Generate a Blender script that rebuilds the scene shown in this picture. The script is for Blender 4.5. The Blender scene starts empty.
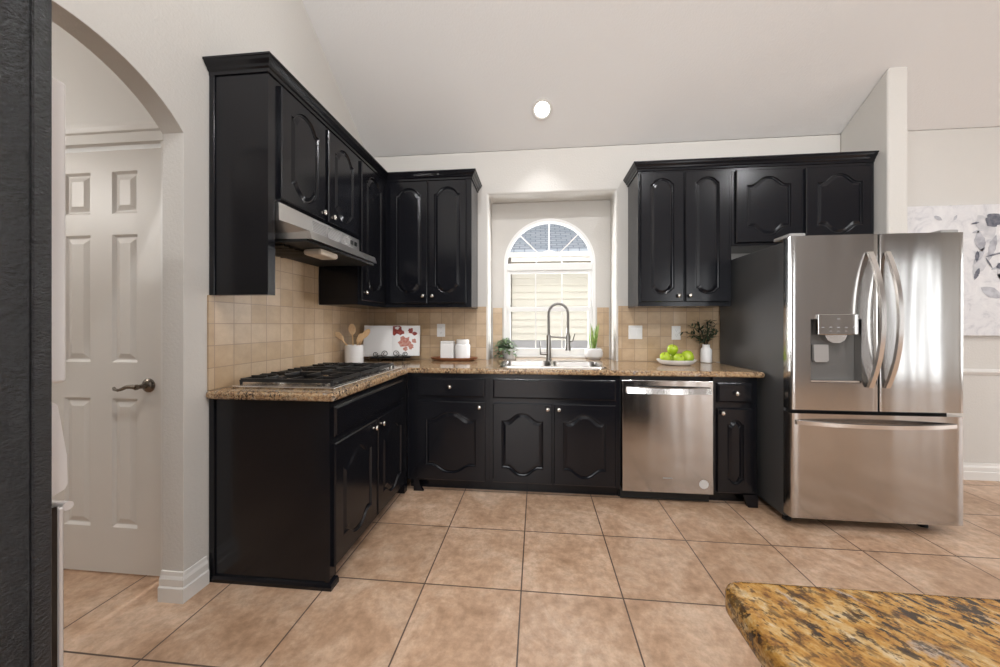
import bpy, bmesh, math, random
from mathutils import Vector, Matrix
random.seed(7)
C = bpy.context.scene.collection
S = bpy.context.scene
PI = math.pi

# ------------------------------------------------------------------ camera
cam_d = bpy.data.cameras.new('camera'); cam = bpy.data.objects.new('camera', cam_d); C.objects.link(cam)
cam.location = (1.5691, -3.0673, 1.2306)
cam.rotation_euler = (PI / 2, 0, 0.0962)
cam_d.sensor_width = 36.0
cam_d.lens = 342.03 / 1000 * 36
cam_d.shift_x = -0.0039
cam_d.shift_y = -0.0090
cam_d.clip_start = 0.02
S.camera = cam

# ------------------------------------------------------------------ light and exposure
w = bpy.data.worlds.new('world'); S.world = w; w.use_nodes = True
w.node_tree.nodes['Background'].inputs[0].default_value = (1.0, 0.985, 0.96, 1)
w.node_tree.nodes['Background'].inputs[1].default_value = 0.6
S.view_settings.view_transform = 'Standard'
S.view_settings.look = 'None'
S.view_settings.gamma = 1.0
S.view_settings.use_curve_mapping = False
S.view_settings.exposure = 0.14
S.cycles.max_bounces = 8
S.cycles.diffuse_bounces = 5
S.cycles.glossy_bounces = 4
S.cycles.transmission_bounces = 6
S.cycles.transparent_max_bounces = 8
S.cycles.use_denoising = True
S.cycles.sample_clamp_indirect = 6.0


def area(name, loc, rot, sx, sy, power, col=(1, 1, 1)):
    d = bpy.data.lights.new(name, 'AREA'); d.shape = 'RECTANGLE'; d.size = sx; d.size_y = sy
    d.energy = power; d.color = col
    o = bpy.data.objects.new(name, d); o.location = loc; o.rotation_euler = rot; C.objects.link(o)
    return o


# daylight of the windows in the rear and right walls
RW = [(0.2, 2.4, 0.4, 2.5), (4.95, 5.35, 0.1, 2.4), (9.4, 9.72, 0.1, 2.6)]     # rear wall windows (x0, x1, z0, z1)
for x0, x1, z0, z1 in RW:
    area('rear_window_light', ((x0 + x1) / 2, -6.56, (z0 + z1) / 2), (PI / 2, 0, 0), x1 - x0, z1 - z0, 24 * (x1 - x0) * (z1 - z0), (0.95, 0.98, 1.0))
RIGHTW = [(-3.9, -1.5, 0.4, 2.4)]
for y0, y1, z0, z1 in RIGHTW:
    area('right_window_light', (10.16, (y0 + y1) / 2, (z0 + z1) / 2), (PI / 2, 0, PI / 2), y1 - y0, z1 - z0, 14 * (y1 - y0) * (z1 - z0), (0.96, 0.98, 1.0))

sun_d = bpy.data.lights.new('sun', 'SUN'); sun_d.energy = 0.95; sun_d.angle = 0.01; sun_d.color = (1, 0.96, 0.88)
# added area lights, out of view outside the window, brighten its niche as sky would
def aimed(name, loc, to, sx, sy, power, col):
    o = area(name, loc, (0, 0, 0), sx, sy, power, col)
    o.rotation_euler = (Vector(to) - Vector(loc)).to_track_quat('-Z', 'Y').to_euler()


aimed('window_fill_above', (1.69, 1.1, 3.25), (1.69, 0.2, 2.75), 2.4, 0.9, 80, (0.95, 0.98, 1.0))
aimed('window_fill_west', (0.15, 1.0, 1.6), (0.15, 0.0, 1.6), 1.0, 1.8, 230, (0.97, 0.985, 1.0))
aimed('window_fill_east', (3.2, 1.0, 1.6), (3.2, 0.0, 1.6), 1.0, 1.8, 230, (0.97, 0.985, 1.0))
sun = bpy.data.objects.new('sun', sun_d); C.objects.link(sun)
sun.rotation_euler = Vector((-0.30, 0.48, -0.83)).to_track_quat('-Z', 'Y').to_euler()


def spot(name, loc, power, size=math.radians(150)):
    d = bpy.data.lights.new(name, 'SPOT'); d.energy = power; d.spot_size = size; d.spot_blend = 0.5
    d.shadow_soft_size = 0.06; d.color = (0.97, 0.985, 1.0)
    o = bpy.data.objects.new(name, d); o.location = loc; C.objects.link(o)
    return o


CAN = (1.612, -0.27, 2.9795)
spot('sink_can_light', (CAN[0], CAN[1] - 0.02, CAN[2] - 0.06), 15, math.radians(84))
# unseen spot lights added under the flat ceiling to fill the room evenly
for x_, y_ in ((1.2, -3.0), (3.4, -3.0), (1.2, -5.2), (3.4, -5.2), (5.8, -5.2)):
    spot('room_fill_spot', (x_, y_, 4.38), 115, math.radians(165))
hl = bpy.data.lights.new('hall_fill_light', 'POINT'); hl.energy = 26; hl.shadow_soft_size = 0.22; hl.color = (1, 0.97, 0.93)  # point light added out of view to brighten the hall and its door
ho = bpy.data.objects.new('hall_fill_light', hl); ho.location = (-1.85, -2.5, 2.2); C.objects.link(ho)

# ------------------------------------------------------------------ materials


def mat(name, col, rough=0.5, metal=0.0, spec=0.5, coat=0.0):
    m = bpy.data.materials.new(name); m.use_nodes = True
    b = m.node_tree.nodes['Principled BSDF']
    b.inputs['Base Color'].default_value = (*col, 1)
    b.inputs['Roughness'].default_value = rough
    b.inputs['Metallic'].default_value = metal
    b.inputs['Specular IOR Level'].default_value = spec
    b.inputs['Coat Weight'].default_value = coat
    return m


def nd(m, t, **kw):
    n = m.node_tree.nodes.new(t)
    for k, v in kw.items():
        if k in n.inputs.keys() if not hasattr(n, k) else False:
            n.inputs[k].default_value = v
        elif hasattr(n, k):
            setattr(n, k, v)
    return n


def L(m, a, ao, b, bi):
    m.node_tree.links.new(a.outputs[ao], b.inputs[bi])


def bsdf(m):
    return m.node_tree.nodes['Principled BSDF']


def coords(m, scale=(1, 1, 1), rot=(0, 0, 0), loc=(0, 0, 0), geo=True):
    if geo:
        t = nd(m, 'ShaderNodeNewGeometry'); out = 'Position'
    else:
        t = nd(m, 'ShaderNodeTexCoord'); out = 'Object'
    mp = nd(m, 'ShaderNodeMapping')
    mp.inputs['Scale'].default_value = scale; mp.inputs['Rotation'].default_value = rot; mp.inputs['Location'].default_value = loc
    L(m, t, out, mp, 'Vector')
    return mp


def ramp(m, stops, interp='LINEAR'):
    r = nd(m, 'ShaderNodeValToRGB'); r.color_ramp.interpolation = interp
    els = r.color_ramp.elements
    while len(els) < len(stops):
        els.new(0.5)
    for e, (p, c) in zip(els, stops):
        e.position = p; e.color = (*c, 1)
    return r


def noise(m, vec, scale, detail=3, rough=0.5, dist=0.0):
    n = nd(m, 'ShaderNodeTexNoise')
    n.inputs['Scale'].default_value = scale; n.inputs['Detail'].default_value = detail
    n.inputs['Roughness'].default_value = rough; n.inputs['Distortion'].default_value = dist
    if vec: L(m, vec, 0, n, 'Vector')
    return n


def bump(m, src, out, strength, dist=0.01):
    b = nd(m, 'ShaderNodeBump'); b.inputs['Strength'].default_value = strength; b.inputs['Distance'].default_value = dist
    L(m, src, out, b, 'Height'); L(m, b, 'Normal', bsdf(m), 'Normal')
    return b


def mixc(m, fac, a, b, mode='MIX'):
    n = nd(m, 'ShaderNodeMix', data_type='RGBA', blend_type=mode)
    for sock, v in ((0, fac), (6, a), (7, b)):
        if isinstance(v, tuple) and len(v) == 2 and hasattr(v[0], 'outputs'):
            m.node_tree.links.new(v[0].outputs[v[1]], n.inputs[sock])
        elif isinstance(v, tuple):
            n.inputs[sock].default_value = (*v, 1)
        else:
            n.inputs[sock].default_value = v
    return n


def plaster(name, col, strength=0.25):
    m = mat(name, col, 0.75, spec=0.3)
    c = coords(m)
    n = noise(m, c, 70, 4, 0.6)
    bump(m, n, 'Fac', strength, 0.004)
    return m


M = {}
M['wall'] = plaster('wall_paint', (0.59, 0.565, 0.53), 0.45)
M['ceil'] = plaster('ceiling_paint', (0.765, 0.755, 0.745), 0.45)
M['rear'] = plaster('darkened_rear_wall', (0.33, 0.31, 0.295))  # unseen wall coloured darker to dim its reflection in cabinets and refrigerator
M['trim'] = mat('white_trim_paint', (0.70, 0.68, 0.65), 0.35)
M['doorp'] = mat('door_paint', (0.66, 0.63, 0.59), 0.4)


def cab_black(name, rough=0.19, b=0.03, col=(0.0068, 0.0071, 0.0095)):
    m = mat(name, col, rough, spec=0.34)
    c = coords(m, (1, 1, 1))
    n = noise(m, c, 55, 3, 0.55)
    bump(m, n, 'Fac', b, 0.003)
    return m


M['black'] = cab_black('black_cabinet_paint')
M['tower'] = mat('black_brushed_on_paint', (0.010, 0.0095, 0.0105), 0.27, spec=0.5)
c = coords(M['tower'])
n1_ = noise(M['tower'], c, 210, 5, 0.7, 0.0); n2_ = noise(M['tower'], c, 60, 3, 0.6)
ad = nd(M['tower'], 'ShaderNodeMath', operation='ADD'); L(M['tower'], n1_, 'Fac', ad, 0); L(M['tower'], n2_, 'Fac', ad, 1)
bump(M['tower'], ad, 0, 1.0, 0.006)
M['dark'] = mat('matt_black', (0.008, 0.008, 0.008), 0.6)
M['iron'] = mat('cast_iron', (0.012, 0.012, 0.013), 0.38)
M['wire'] = mat('black_wrought_iron', (0.010, 0.009, 0.009), 0.5)
M['rubber'] = mat('black_rubber', (0.01, 0.01, 0.01), 0.8)


def steel(name, col=(0.60, 0.575, 0.555), rough=0.26, axis=2, wav=0.0):
    m = mat(name, col, rough, 1.0)
    sc = [260, 260, 260]; sc[axis] = 3
    c = coords(m, tuple(sc))
    n = noise(m, c, 1, 2, 0.6)
    r = ramp(m, [(0.3, (rough - 0.02,) * 3), (0.7, (rough + 0.02,) * 3)])
    L(m, n, 'Fac', r, 'Fac'); L(m, r, 'Color', bsdf(m), 'Roughness')
    if wav:
        sc2 = [5, 5, 5]; sc2[axis] = 0.5
        c2 = coords(m, tuple(sc2))
        n2 = noise(m, c2, 1, 1.5, 0.5)
        bump(m, n2, 'Fac', wav, 0.02)
    return m


M['steel'] = steel('brushed_stainless', (0.50, 0.49, 0.48), 0.15, wav=0.35)
M['steelh'] = steel('stainless_trim', (0.74, 0.72, 0.70), 0.24, 0)
M['hood'] = steel('hood_stainless', (0.74, 0.72, 0.70), 0.3, 1)
M['fridge_side'] = mat('fridge_grey_side', (0.085, 0.085, 0.086), 0.35, 0.2)
M['nickel'] = mat('brushed_nickel', (0.66, 0.63, 0.58), 0.25, 1.0)
M['bronze'] = mat('pewter_lever', (0.22, 0.19, 0.16), 0.25, 1.0)
M['faucet'] = mat('dark_nickel_faucet', (0.26, 0.245, 0.23), 0.28, 1.0)
M['plastic'] = mat('grey_plastic', (0.30, 0.29, 0.28), 0.35)
M['darkplastic'] = mat('dark_grey_plastic', (0.11, 0.105, 0.10), 0.3)
M['plate'] = mat('outlet_white', (0.78, 0.78, 0.77), 0.35)
M['slot'] = mat('outlet_grey', (0.35, 0.35, 0.36), 0.5)
M['ceram'] = mat('white_ceramic', (0.80, 0.79, 0.78), 0.25)
M['ceramg'] = mat('pale_grey_ceramic', (0.62, 0.61, 0.60), 0.4)
M['vinyl'] = mat('white_window_vinyl', (0.80, 0.79, 0.77), 0.4)
M['glass'] = mat('window_glass', (1, 1, 1), 0.0)
nt = M['glass'].node_tree
tr = nt.nodes.new('ShaderNodeBsdfTransparent'); gl = nt.nodes.new('ShaderNodeBsdfGlossy'); mx = nt.nodes.new('ShaderNodeMixShader')
gl.inputs['Roughness'].default_value = 0.02; mx.inputs[0].default_value = 0.0
nt.links.new(tr.outputs[0], mx.inputs[1]); nt.links.new(gl.outputs[0], mx.inputs[2])
nt.links.new(mx.outputs[0], nt.nodes['Material Output'].inputs[0])

TX, TY, TS = 1.0384, -1.028, 0.4584
# floor tile


def tile_floor():
    m = mat('tan_floor_tile', (0.4, 0.26, 0.17), 0.38)
    c = coords(m, (1, 1, 1), (0, 0, 0), (-TX + 20 * TS, -TY + 30 * TS, 0))
    br = nd(m, 'ShaderNodeTexBrick'); br.offset = 0.0; br.squash = 1.0
    br.inputs['Scale'].default_value = 1.0
    br.inputs['Brick Width'].default_value = TS; br.inputs['Row Height'].default_value = TS
    br.inputs['Mortar Size'].default_value = 0.0035; br.inputs['Mortar Smooth'].default_value = 0.1
    br.inputs['Color1'].default_value = (0.0, 0.0, 0.0, 1); br.inputs['Color2'].default_value = (1, 1, 1, 1)
    br.inputs['Mortar'].default_value = (0.5, 0.5, 0.5, 1)
    L(m, c, 0, br, 'Vector')
    n1 = noise(m, c, 4.2, 9, 0.72, 0.5)
    n2 = noise(m, c, 22, 6, 0.7)
    r1 = ramp(m, [(0.28, (0.38, 0.235, 0.145)), (0.48, (0.52, 0.35, 0.235)), (0.70, (0.69, 0.53, 0.405))])
    L(m, n1, 'Fac', r1, 'Fac')
    r2 = ramp(m, [(0.3, (0.72, 0.69, 0.66)), (0.62, (1.1, 1.1, 1.1))])
    L(m, n2, 'Fac', r2, 'Fac')
    a = mixc(m, 1.0, (r1, 'Color'), (r2, 'Color'), 'MULTIPLY')
    r3 = ramp(m, [(0.0, (0.90, 0.88, 0.86)), (1.0, (1.06, 1.05, 1.05))])
    L(m, br, 'Color', r3, 'Fac')
    b = mixc(m, 1.0, (a, 2), (r3, 'Color'), 'MULTIPLY')
    g = mixc(m, (br, 'Fac'), (b, 2), (0.10, 0.062, 0.045))
    L(m, g, 2, bsdf(m), 'Base Color')
    inv = nd(m, 'ShaderNodeMath', operation='SUBTRACT'); inv.inputs[0].default_value = 1.0
    L(m, br, 'Fac', inv, 1)
    bump(m, inv, 0, 0.4, 0.003)
    return m


M['floor'] = tile_floor()


def tile_wall(name, plane):
    m = mat(name, (0.5, 0.38, 0.27), 0.33)
    if plane == 'x':    # wall facing +x: use (y, z)
        t = nd(m, 'ShaderNodeNewGeometry'); sp = nd(m, 'ShaderNodeSeparateXYZ'); cb = nd(m, 'ShaderNodeCombineXYZ')
        L(m, t, 'Position', sp, 0); L(m, sp, 'Y', cb, 'X'); L(m, sp, 'Z', cb, 'Y')
    else:
        t = nd(m, 'ShaderNodeNewGeometry'); sp = nd(m, 'ShaderNodeSeparateXYZ'); cb = nd(m, 'ShaderNodeCombineXYZ')
        L(m, t, 'Position', sp, 0); L(m, sp, 'X', cb, 'X'); L(m, sp, 'Z', cb, 'Y')
    mp = nd(m, 'ShaderNodeMapping'); mp.inputs['Location'].default_value = (10.0, 0.107 * 10 - 0.914, 0)
    L(m, cb, 0, mp, 0)
    br = nd(m, 'ShaderNodeTexBrick'); br.offset = 0.0
    br.inputs['Scale'].default_value = 1.0
    br.inputs['Brick Width'].default_value = 0.107; br.inputs['Row Height'].default_value = 0.107
    br.inputs['Mortar Size'].default_value = 0.0022; br.inputs['Mortar Smooth'].default_value = 0.2
    br.inputs['Color1'].default_value = (0, 0, 0, 1); br.inputs['Color2'].default_value = (1, 1, 1, 1)
    L(m, mp, 0, br, 'Vector')
    r = ramp(m, [(0.0, (0.46, 0.325, 0.195)), (0.5, (0.50, 0.365, 0.235)), (1.0, (0.55, 0.415, 0.28))])
    L(m, br, 'Color', r, 'Fac')
    n = noise(m, mp, 16, 6, 0.65)
    r2 = ramp(m, [(0.3, (0.90, 0.88, 0.86)), (0.7, (1.08, 1.07, 1.06))]); L(m, n, 'Fac', r2, 'Fac')
    a = mixc(m, 1.0, (r, 'Color'), (r2, 'Color'), 'MULTIPLY')
    g = mixc(m, (br, 'Fac'), (a, 2), (0.33, 0.235, 0.155))
    L(m, g, 2, bsdf(m), 'Base Color')
    inv = nd(m, 'ShaderNodeMath', operation='SUBTRACT'); inv.inputs[0].default_value = 1.0
    L(m, br, 'Fac', inv, 1)
    bump(m, inv, 0, 0.35, 0.002)
    return m


M['tx'] = tile_wall('tan_wall_tile_side', 'x')
M['ty'] = tile_wall('tan_wall_tile_back', 'y')


def granite(name, sat=1.0, val=1.0):
    m = mat(name, (0.5, 0.35, 0.2), 0.12, spec=0.5)

    def grain(loc, stretch):
        c = coords(m, (1.0, 1.0 / stretch, 1.0 / 1.5), (0, 0, math.radians(-50)), loc)
        c.vector_type = 'TEXTURE'
        return c
    c = grain((0, 0, 0), 1.6)
    n1 = noise(m, c, 34, 8, 0.74, 0.25)
    r1 = ramp(m, [(0.30, (0.09, 0.045, 0.025)), (0.40, (0.30, 0.155, 0.065)), (0.49, (0.475, 0.27, 0.10)), (0.60, (0.58, 0.41, 0.215)), (0.72, (0.64, 0.56, 0.44))])
    L(m, n1, 'Fac', r1, 'Fac')
    n2 = noise(m, grain((3, 1, 0), 1.8), 52, 7, 0.70, 0.25)
    r2 = ramp(m, [(0.505, (0, 0, 0)), (0.555, (0.95, 0.95, 0.95))]); L(m, n2, 'Fac', r2, 'Fac')
    n3 = noise(m, grain((7, 2, 4), 1.6), 17, 5, 0.6, 0.5)
    r3 = ramp(m, [(0.60, (0, 0, 0)), (0.68, (0.8, 0.8, 0.8))]); L(m, n3, 'Fac', r3, 'Fac')
    n4 = noise(m, grain((1, 5, 2), 1.6), 105, 3, 0.5)
    r4 = ramp(m, [(0.56, (0, 0, 0)), (0.64, (0.75, 0.75, 0.75))]); L(m, n4, 'Fac', r4, 'Fac')
    # clusters: dark flecks gather in patches
    n5 = noise(m, grain((9, 4, 1), 1.5), 9, 3, 0.5)
    r5 = ramp(m, [(0.38, (0.15, 0.15, 0.15)), (0.58, (1, 1, 1))]); L(m, n5, 'Fac', r5, 'Fac')
    k2 = mixc(m, 1.0, (r2, 'Color'), (r5, 'Color'), 'MULTIPLY')
    a = mixc(m, (r3, 'Color'), (r1, 'Color'), (0.38, 0.35, 0.33))
    b = mixc(m, (k2, 2), (a, 2), (0.024, 0.018, 0.016))
    d = mixc(m, (r4, 'Color'), (b, 2), (0.07, 0.042, 0.028))
    hs = nd(m, 'ShaderNodeHueSaturation'); hs.inputs['Saturation'].default_value = sat; hs.inputs['Value'].default_value = val
    L(m, d, 2, hs, 'Color'); L(m, hs, 'Color', bsdf(m), 'Base Color')
    return m


M['granite'] = granite('gold_granite', sat=1.12, val=0.80)
M['granite_sheen'] = granite('greyed_sheen_granite', sat=0.84, val=0.90)  # same granite as the island, greyed to paint in its grazing sheen


def wood(name, c1, c2, rough=0.5, s=(4, 40, 40)):
    m = mat(name, c1, rough)
    c = coords(m, s)
    n = noise(m, c, 3, 4, 0.6)
    r = ramp(m, [(0.3, c1), (0.7, c2)]); L(m, n, 'Fac', r, 'Fac'); L(m, r, 'Color', bsdf(m), 'Base Color')
    return m


M['tray'] = wood('acacia_wood', (0.20, 0.075, 0.035), (0.33, 0.14, 0.065), 0.4)
M['spoon'] = wood('pale_beech', (0.64, 0.40, 0.20), (0.74, 0.52, 0.30), 0.55)


def leafmat(name, c1, c2, s=30, rough=0.45):
    m = mat(name, c1, rough)
    c = coords(m)
    n = noise(m, c, s, 3)
    r = ramp(m, [(0.35, c1), (0.65, c2)]); L(m, n, 'Fac', r, 'Fac'); L(m, r, 'Color', bsdf(m), 'Base Color')
    return m


M['leaf'] = leafmat('variegated_leaf', (0.035, 0.085, 0.035), (0.24, 0.33, 0.18), 45)
M['aloe'] = leafmat('light_green_leaf', (0.17, 0.30, 0.06), (0.36, 0.45, 0.14), 40)
M['olive'] = leafmat('olive_leaf', (0.018, 0.035, 0.018), (0.055, 0.075, 0.035), 40)
M['twig'] = mat('brown_twig', (0.05, 0.035, 0.02), 0.7)
M['soil'] = mat('potting_soil', (0.03, 0.022, 0.016), 0.9)
M['apple'] = leafmat('green_apple_skin', (0.33, 0.46, 0.02), (0.46, 0.56, 0.06), 12, 0.25)
M['stem'] = mat('apple_stem', (0.07, 0.04, 0.015), 0.7)
M['lens'] = mat('lamp_lens', (1, 1, 1), 0.3)
bsdf(M['lens']).inputs['Emission Color'].default_value = (1, 0.96, 0.9, 1)
bsdf(M['lens']).inputs['Emission Strength'].default_value = 9.0
M['hoodlens'] = mat('frosted_hood_lens', (0.62, 0.55, 0.46), 0.4)
M['mesh'] = mat('hood_filter', (0.06, 0.055, 0.05), 0.4, 0.8)
M['paper'] = mat('book_paper', (0.80, 0.79, 0.78), 0.6)
M['red'] = leafmat('red_berry_print', (0.16, 0.012, 0.012), (0.36, 0.05, 0.03), 60, 0.5)
M['pink'] = leafmat('soft_red_print', (0.42, 0.12, 0.08), (0.55, 0.30, 0.24), 60, 0.5)
M['ovenwhite'] = mat('oven_bright_steel', (0.74, 0.71, 0.70), 0.3, 0.3)
M['sinksteel'] = mat('satin_sink_steel', (0.42, 0.40, 0.38), 0.34, 1.0)
M['ovenglass'] = mat('oven_black_glass', (0.006, 0.006, 0.006), 0.08)


def canvas_mat():
    m = mat('painted_canvas', (0.7, 0.69, 0.7), 0.7)
    c = coords(m)
    n = noise(m, c, 7, 8, 0.7, 1.2)
    r = ramp(m, [(0.30, (0.45, 0.45, 0.48)), (0.45, (0.63, 0.62, 0.63)), (0.62, (0.70, 0.69, 0.69))])
    L(m, n, 'Fac', r, 'Fac'); L(m, r, 'Color', bsdf(m), 'Base Color')
    return m


M['canvas'] = canvas_mat()
M['ink1'] = leafmat('blue_grey_ink', (0.075, 0.08, 0.105), (0.19, 0.19, 0.22), 25, 0.7)
M['ink2'] = leafmat('pale_grey_wash', (0.46, 0.46, 0.48), (0.60, 0.59, 0.60), 18, 0.7)
M['ink3'] = leafmat('mid_grey_wash', (0.30, 0.30, 0.33), (0.50, 0.50, 0.53), 18, 0.7)


def siding_mat():
    m = mat('cream_siding', (0.55, 0.53, 0.47), 0.6)
    return m


M['siding'] = siding_mat()


def shingle():
    m = mat('grey_roof_shingle', (0.3, 0.33, 0.38), 0.9)
    t = nd(m, 'ShaderNodeNewGeometry'); mp = nd(m, 'ShaderNodeMapping')
    L(m, t, 'Position', mp, 0)
    br = nd(m, 'ShaderNodeTexBrick'); br.inputs['Scale'].default_value = 1.0
    br.inputs['Brick Width'].default_value = 0.22; br.inputs['Row Height'].default_value = 0.095
    br.inputs['Mortar Size'].default_value = 0.012
    br.inputs['Color1'].default_value = (0.33, 0.38, 0.46, 1); br.inputs['Color2'].default_value = (0.44, 0.48, 0.55, 1)
    br.inputs['Mortar'].default_value = (0.25, 0.28, 0.34, 1)
    L(m, mp, 0, br, 'Vector'); L(m, br, 'Color', bsdf(m), 'Base Color')
    return m


M['shingle'] = shingle()
M['extwhite'] = mat('white_fascia', (0.80, 0.78, 0.74), 0.5)
M['extgrey'] = mat('grey_concrete', (0.30, 0.30, 0.31), 0.9)
M['extdark'] = mat('bronze_downspout', (0.13, 0.115, 0.10), 0.6)
M['soffit'] = mat('soffit_beige', (0.42, 0.38, 0.31), 0.8)

# ------------------------------------------------------------------ mesh helpers
WL = {}


def thing(name, label, cat, loc=(0, 0, 0), rotz=0.0, group=None):
    o = bpy.data.objects.new(name, None); C.objects.link(o)
    o.empty_display_size = 0.1
    o.location = loc; o.rotation_euler = (0, 0, rotz)
    o['label'] = label; o['category'] = cat
    if group: o['group'] = group
    WL[o] = Vector(loc)
    return o


def obj(name, bm, material, parent=None, smooth=False, world=True, angle=35, label=None):
    bmesh.ops.recalc_face_normals(bm, faces=bm.faces)
    me = bpy.data.meshes.new(name)
    if parent is not None:
        org = WL.get(parent, Vector((0, 0, 0)))
        if world: bmesh.ops.translate(bm, vec=-org, verts=bm.verts)
    else:
        xs = [v.co.x for v in bm.verts]; ys = [v.co.y for v in bm.verts]; zs = [v.co.z for v in bm.verts]
        org = Vector(((min(xs) + max(xs)) / 2, (min(ys) + max(ys)) / 2, min(zs)))
        bmesh.ops.translate(bm, vec=-org, verts=bm.verts)
    bm.to_mesh(me); bm.free()
    mats = material if isinstance(material, list) else [material]
    for x in mats: me.materials.append(x)
    o = bpy.data.objects.new(name, me); C.objects.link(o)
    if parent is not None:
        o.parent = parent
        WL[o] = org
    else:
        o.location = org; WL[o] = org
    if smooth:
        me.shade_smooth()
        me.set_sharp_from_angle(angle=math.radians(angle))
    if label: o['label'] = label
    return o


def tag(o, label, cat, group=None):
    o['label'] = label; o['category'] = cat
    if group: o['group'] = group
    return o


def struct(name, bm, material, label=None, cat='structure', smooth=False):
    o = obj(name, bm, material, smooth=smooth)
    o['kind'] = 'structure'
    o['label'] = label or name.replace('_', ' ')
    o['category'] = cat
    return o


def copy_tree(o, loc, label, rotz=None):
    r = o.copy(); C.objects.link(r); r.location = loc; r['label'] = label
    if rotz is not None: r.rotation_euler = (r.rotation_euler[0], r.rotation_euler[1], rotz)
    for ch in [c for c in o.children]:
        c = ch.copy(); C.objects.link(c); c.parent = r
        for g in [q for q in ch.children]:
            d = g.copy(); C.objects.link(d); d.parent = c
    return r


def box(bm, x0, x1, y0, y1, z0, z1, bev=0.0, seg=1):
    vs = [bm.verts.new(p) for p in ((x0, y0, z0), (x1, y0, z0), (x1, y1, z0), (x0, y1, z0), (x0, y0, z1), (x1, y0, z1), (x1, y1, z1), (x0, y1, z1))]
    fs = [bm.faces.new([vs[i] for i in f]) for f in ((3, 2, 1, 0), (4, 5, 6, 7), (0, 1, 5, 4), (1, 2, 6, 5), (2, 3, 7, 6), (3, 0, 4, 7))]
    if bev > 0:
        es = set()
        for f in fs: es.update(f.edges)
        bmesh.ops.bevel(bm, geom=list(es), offset=bev, segments=seg, affect='EDGES', profile=0.5)
    return bm


def Box(*a, **k):
    return box(bmesh.new(), *a, **k)


def plate(faces, mp, t0, t1, bm=None):
    """extrude a planar set of polygons; faces = list of lists of (a,b); mp(a,b,t)->xyz"""
    bm = bm or bmesh.new()
    key = lambda p: (round(p[0], 5), round(p[1], 5))
    A, B = {}, {}
    count = {}
    for f in faces:
        ks = [key(p) for p in f]
        for k in ks:
            if k not in A:
                A[k] = bm.verts.new(mp(k[0], k[1], t0)); B[k] = bm.verts.new(mp(k[0], k[1], t1))
        bm.faces.new([A[k] for k in ks]); bm.faces.new([B[k] for k in reversed(ks)])
        for i in range(len(ks)):
            e = (ks[i], ks[(i + 1) % len(ks)])
            count[frozenset(e)] = count.get(frozenset(e), 0) + 1
    for f in faces:
        ks = [key(p) for p in f]
        for i in range(len(ks)):
            a, b = ks[i], ks[(i + 1) % len(ks)]
            if count[frozenset((a, b))] == 1:
                bm.faces.new([A[a], A[b], B[b], B[a]])
    return bm


def cells(xs, ys, inside):
    out = []
    for i in range(len(xs) - 1):
        for j in range(len(ys) - 1):
            if inside((xs[i] + xs[i + 1]) / 2, (ys[j] + ys[j + 1]) / 2):
                out.append([(xs[i], ys[j]), (xs[i + 1], ys[j]), (xs[i + 1], ys[j + 1]), (xs[i], ys[j + 1])])
    return out


def bevel_mod(o, width, seg=2, angle=40):
    m = o.modifiers.new('bevel', 'BEVEL'); m.width = width; m.segments = seg
    m.limit_method = 'ANGLE'; m.angle_limit = math.radians(angle)
    return o


def tube(bm, pts, r, n=10, cap=True, closed=False):
    pts = [Vector(p) for p in pts]
    rs = r if isinstance(r, (list, tuple)) else [r] * len(pts)
    rings = []
    up = None
    for i, p in enumerate(pts):
        if closed:
            d = (pts[(i + 1) % len(pts)] - pts[i - 1]).normalized()
        elif i == 0: d = (pts[1] - pts[0]).normalized()
        elif i == len(pts) - 1: d = (pts[-1] - pts[-2]).normalized()
        else: d = ((pts[i + 1] - p).normalized() + (p - pts[i - 1]).normalized()).normalized()
        if up is None:
            up = d.orthogonal().normalized()
        else:
            up = (up - d * up.dot(d))
            up = up.normalized() if up.length > 1e-6 else d.orthogonal().normalized()
        sd = d.cross(up)
        rings.append([bm.verts.new(p + (up * math.cos(2 * PI * k / n) + sd * math.sin(2 * PI * k / n)) * rs[i]) for k in range(n)])
    m = len(rings)
    for i in range(m if closed else m - 1):
        a, b = rings[i], rings[(i + 1) % m]
        for k in range(n):
            bm.faces.new([a[k], a[(k + 1) % n], b[(k + 1) % n], b[k]])
    if cap and not closed:
        bm.faces.new(list(reversed(rings[0]))); bm.faces.new(rings[-1])
    return bm


def lathe(bm, prof, c=(0, 0, 0), n=28, axis='z', sx=1.0, sy=1.0):
    """prof list of (r,h); axis z up, 'y-' pointing towards -y, 'x' towards +x"""
    rings = []
    for r, h in prof:
        ring = []
        for k in range(n):
            a = 2 * PI * k / n; u, v = r * math.cos(a) * sx, r * math.sin(a) * sy
            p = {'z': (u, v, h), 'y-': (u, -h, v), 'x': (h, u, v)}[axis]
            ring.append(bm.verts.new((c[0] + p[0], c[1] + p[1], c[2] + p[2])))
        rings.append(ring)
    for i in range(len(rings) - 1):
        for k in range(n):
            bm.faces.new([rings[i][k], rings[i][(k + 1) % n], rings[i + 1][(k + 1) % n], rings[i + 1][k]])
    if prof[0][0] > 1e-6: bm.faces.new(list(reversed(rings[0])))
    if prof[-1][0] > 1e-6: bm.faces.new(rings[-1])
    bmesh.ops.remove_doubles(bm, verts=bm.verts, dist=1e-6)
    return bm


def arc(cx, cy, r, a0, a1, n):
    return [(cx + r * math.cos(math.radians(a0 + (a1 - a0) * i / n)), cy + r * math.sin(math.radians(a0 + (a1 - a0) * i / n))) for i in range(n + 1)]


# ------------------------------------------------------------------ the room shell
SL = 0.665
ZB = 2.80


def ceilz(y): return ZB - SL * y


struct('floor', plate(cells([-2.2, 10.3], [-6.75, 0.32], lambda a, b: True), lambda a, b, t: (a, b, t), -0.06, 0.0), M['floor'],
       'tan square floor tiles laid across the whole kitchen')

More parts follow.
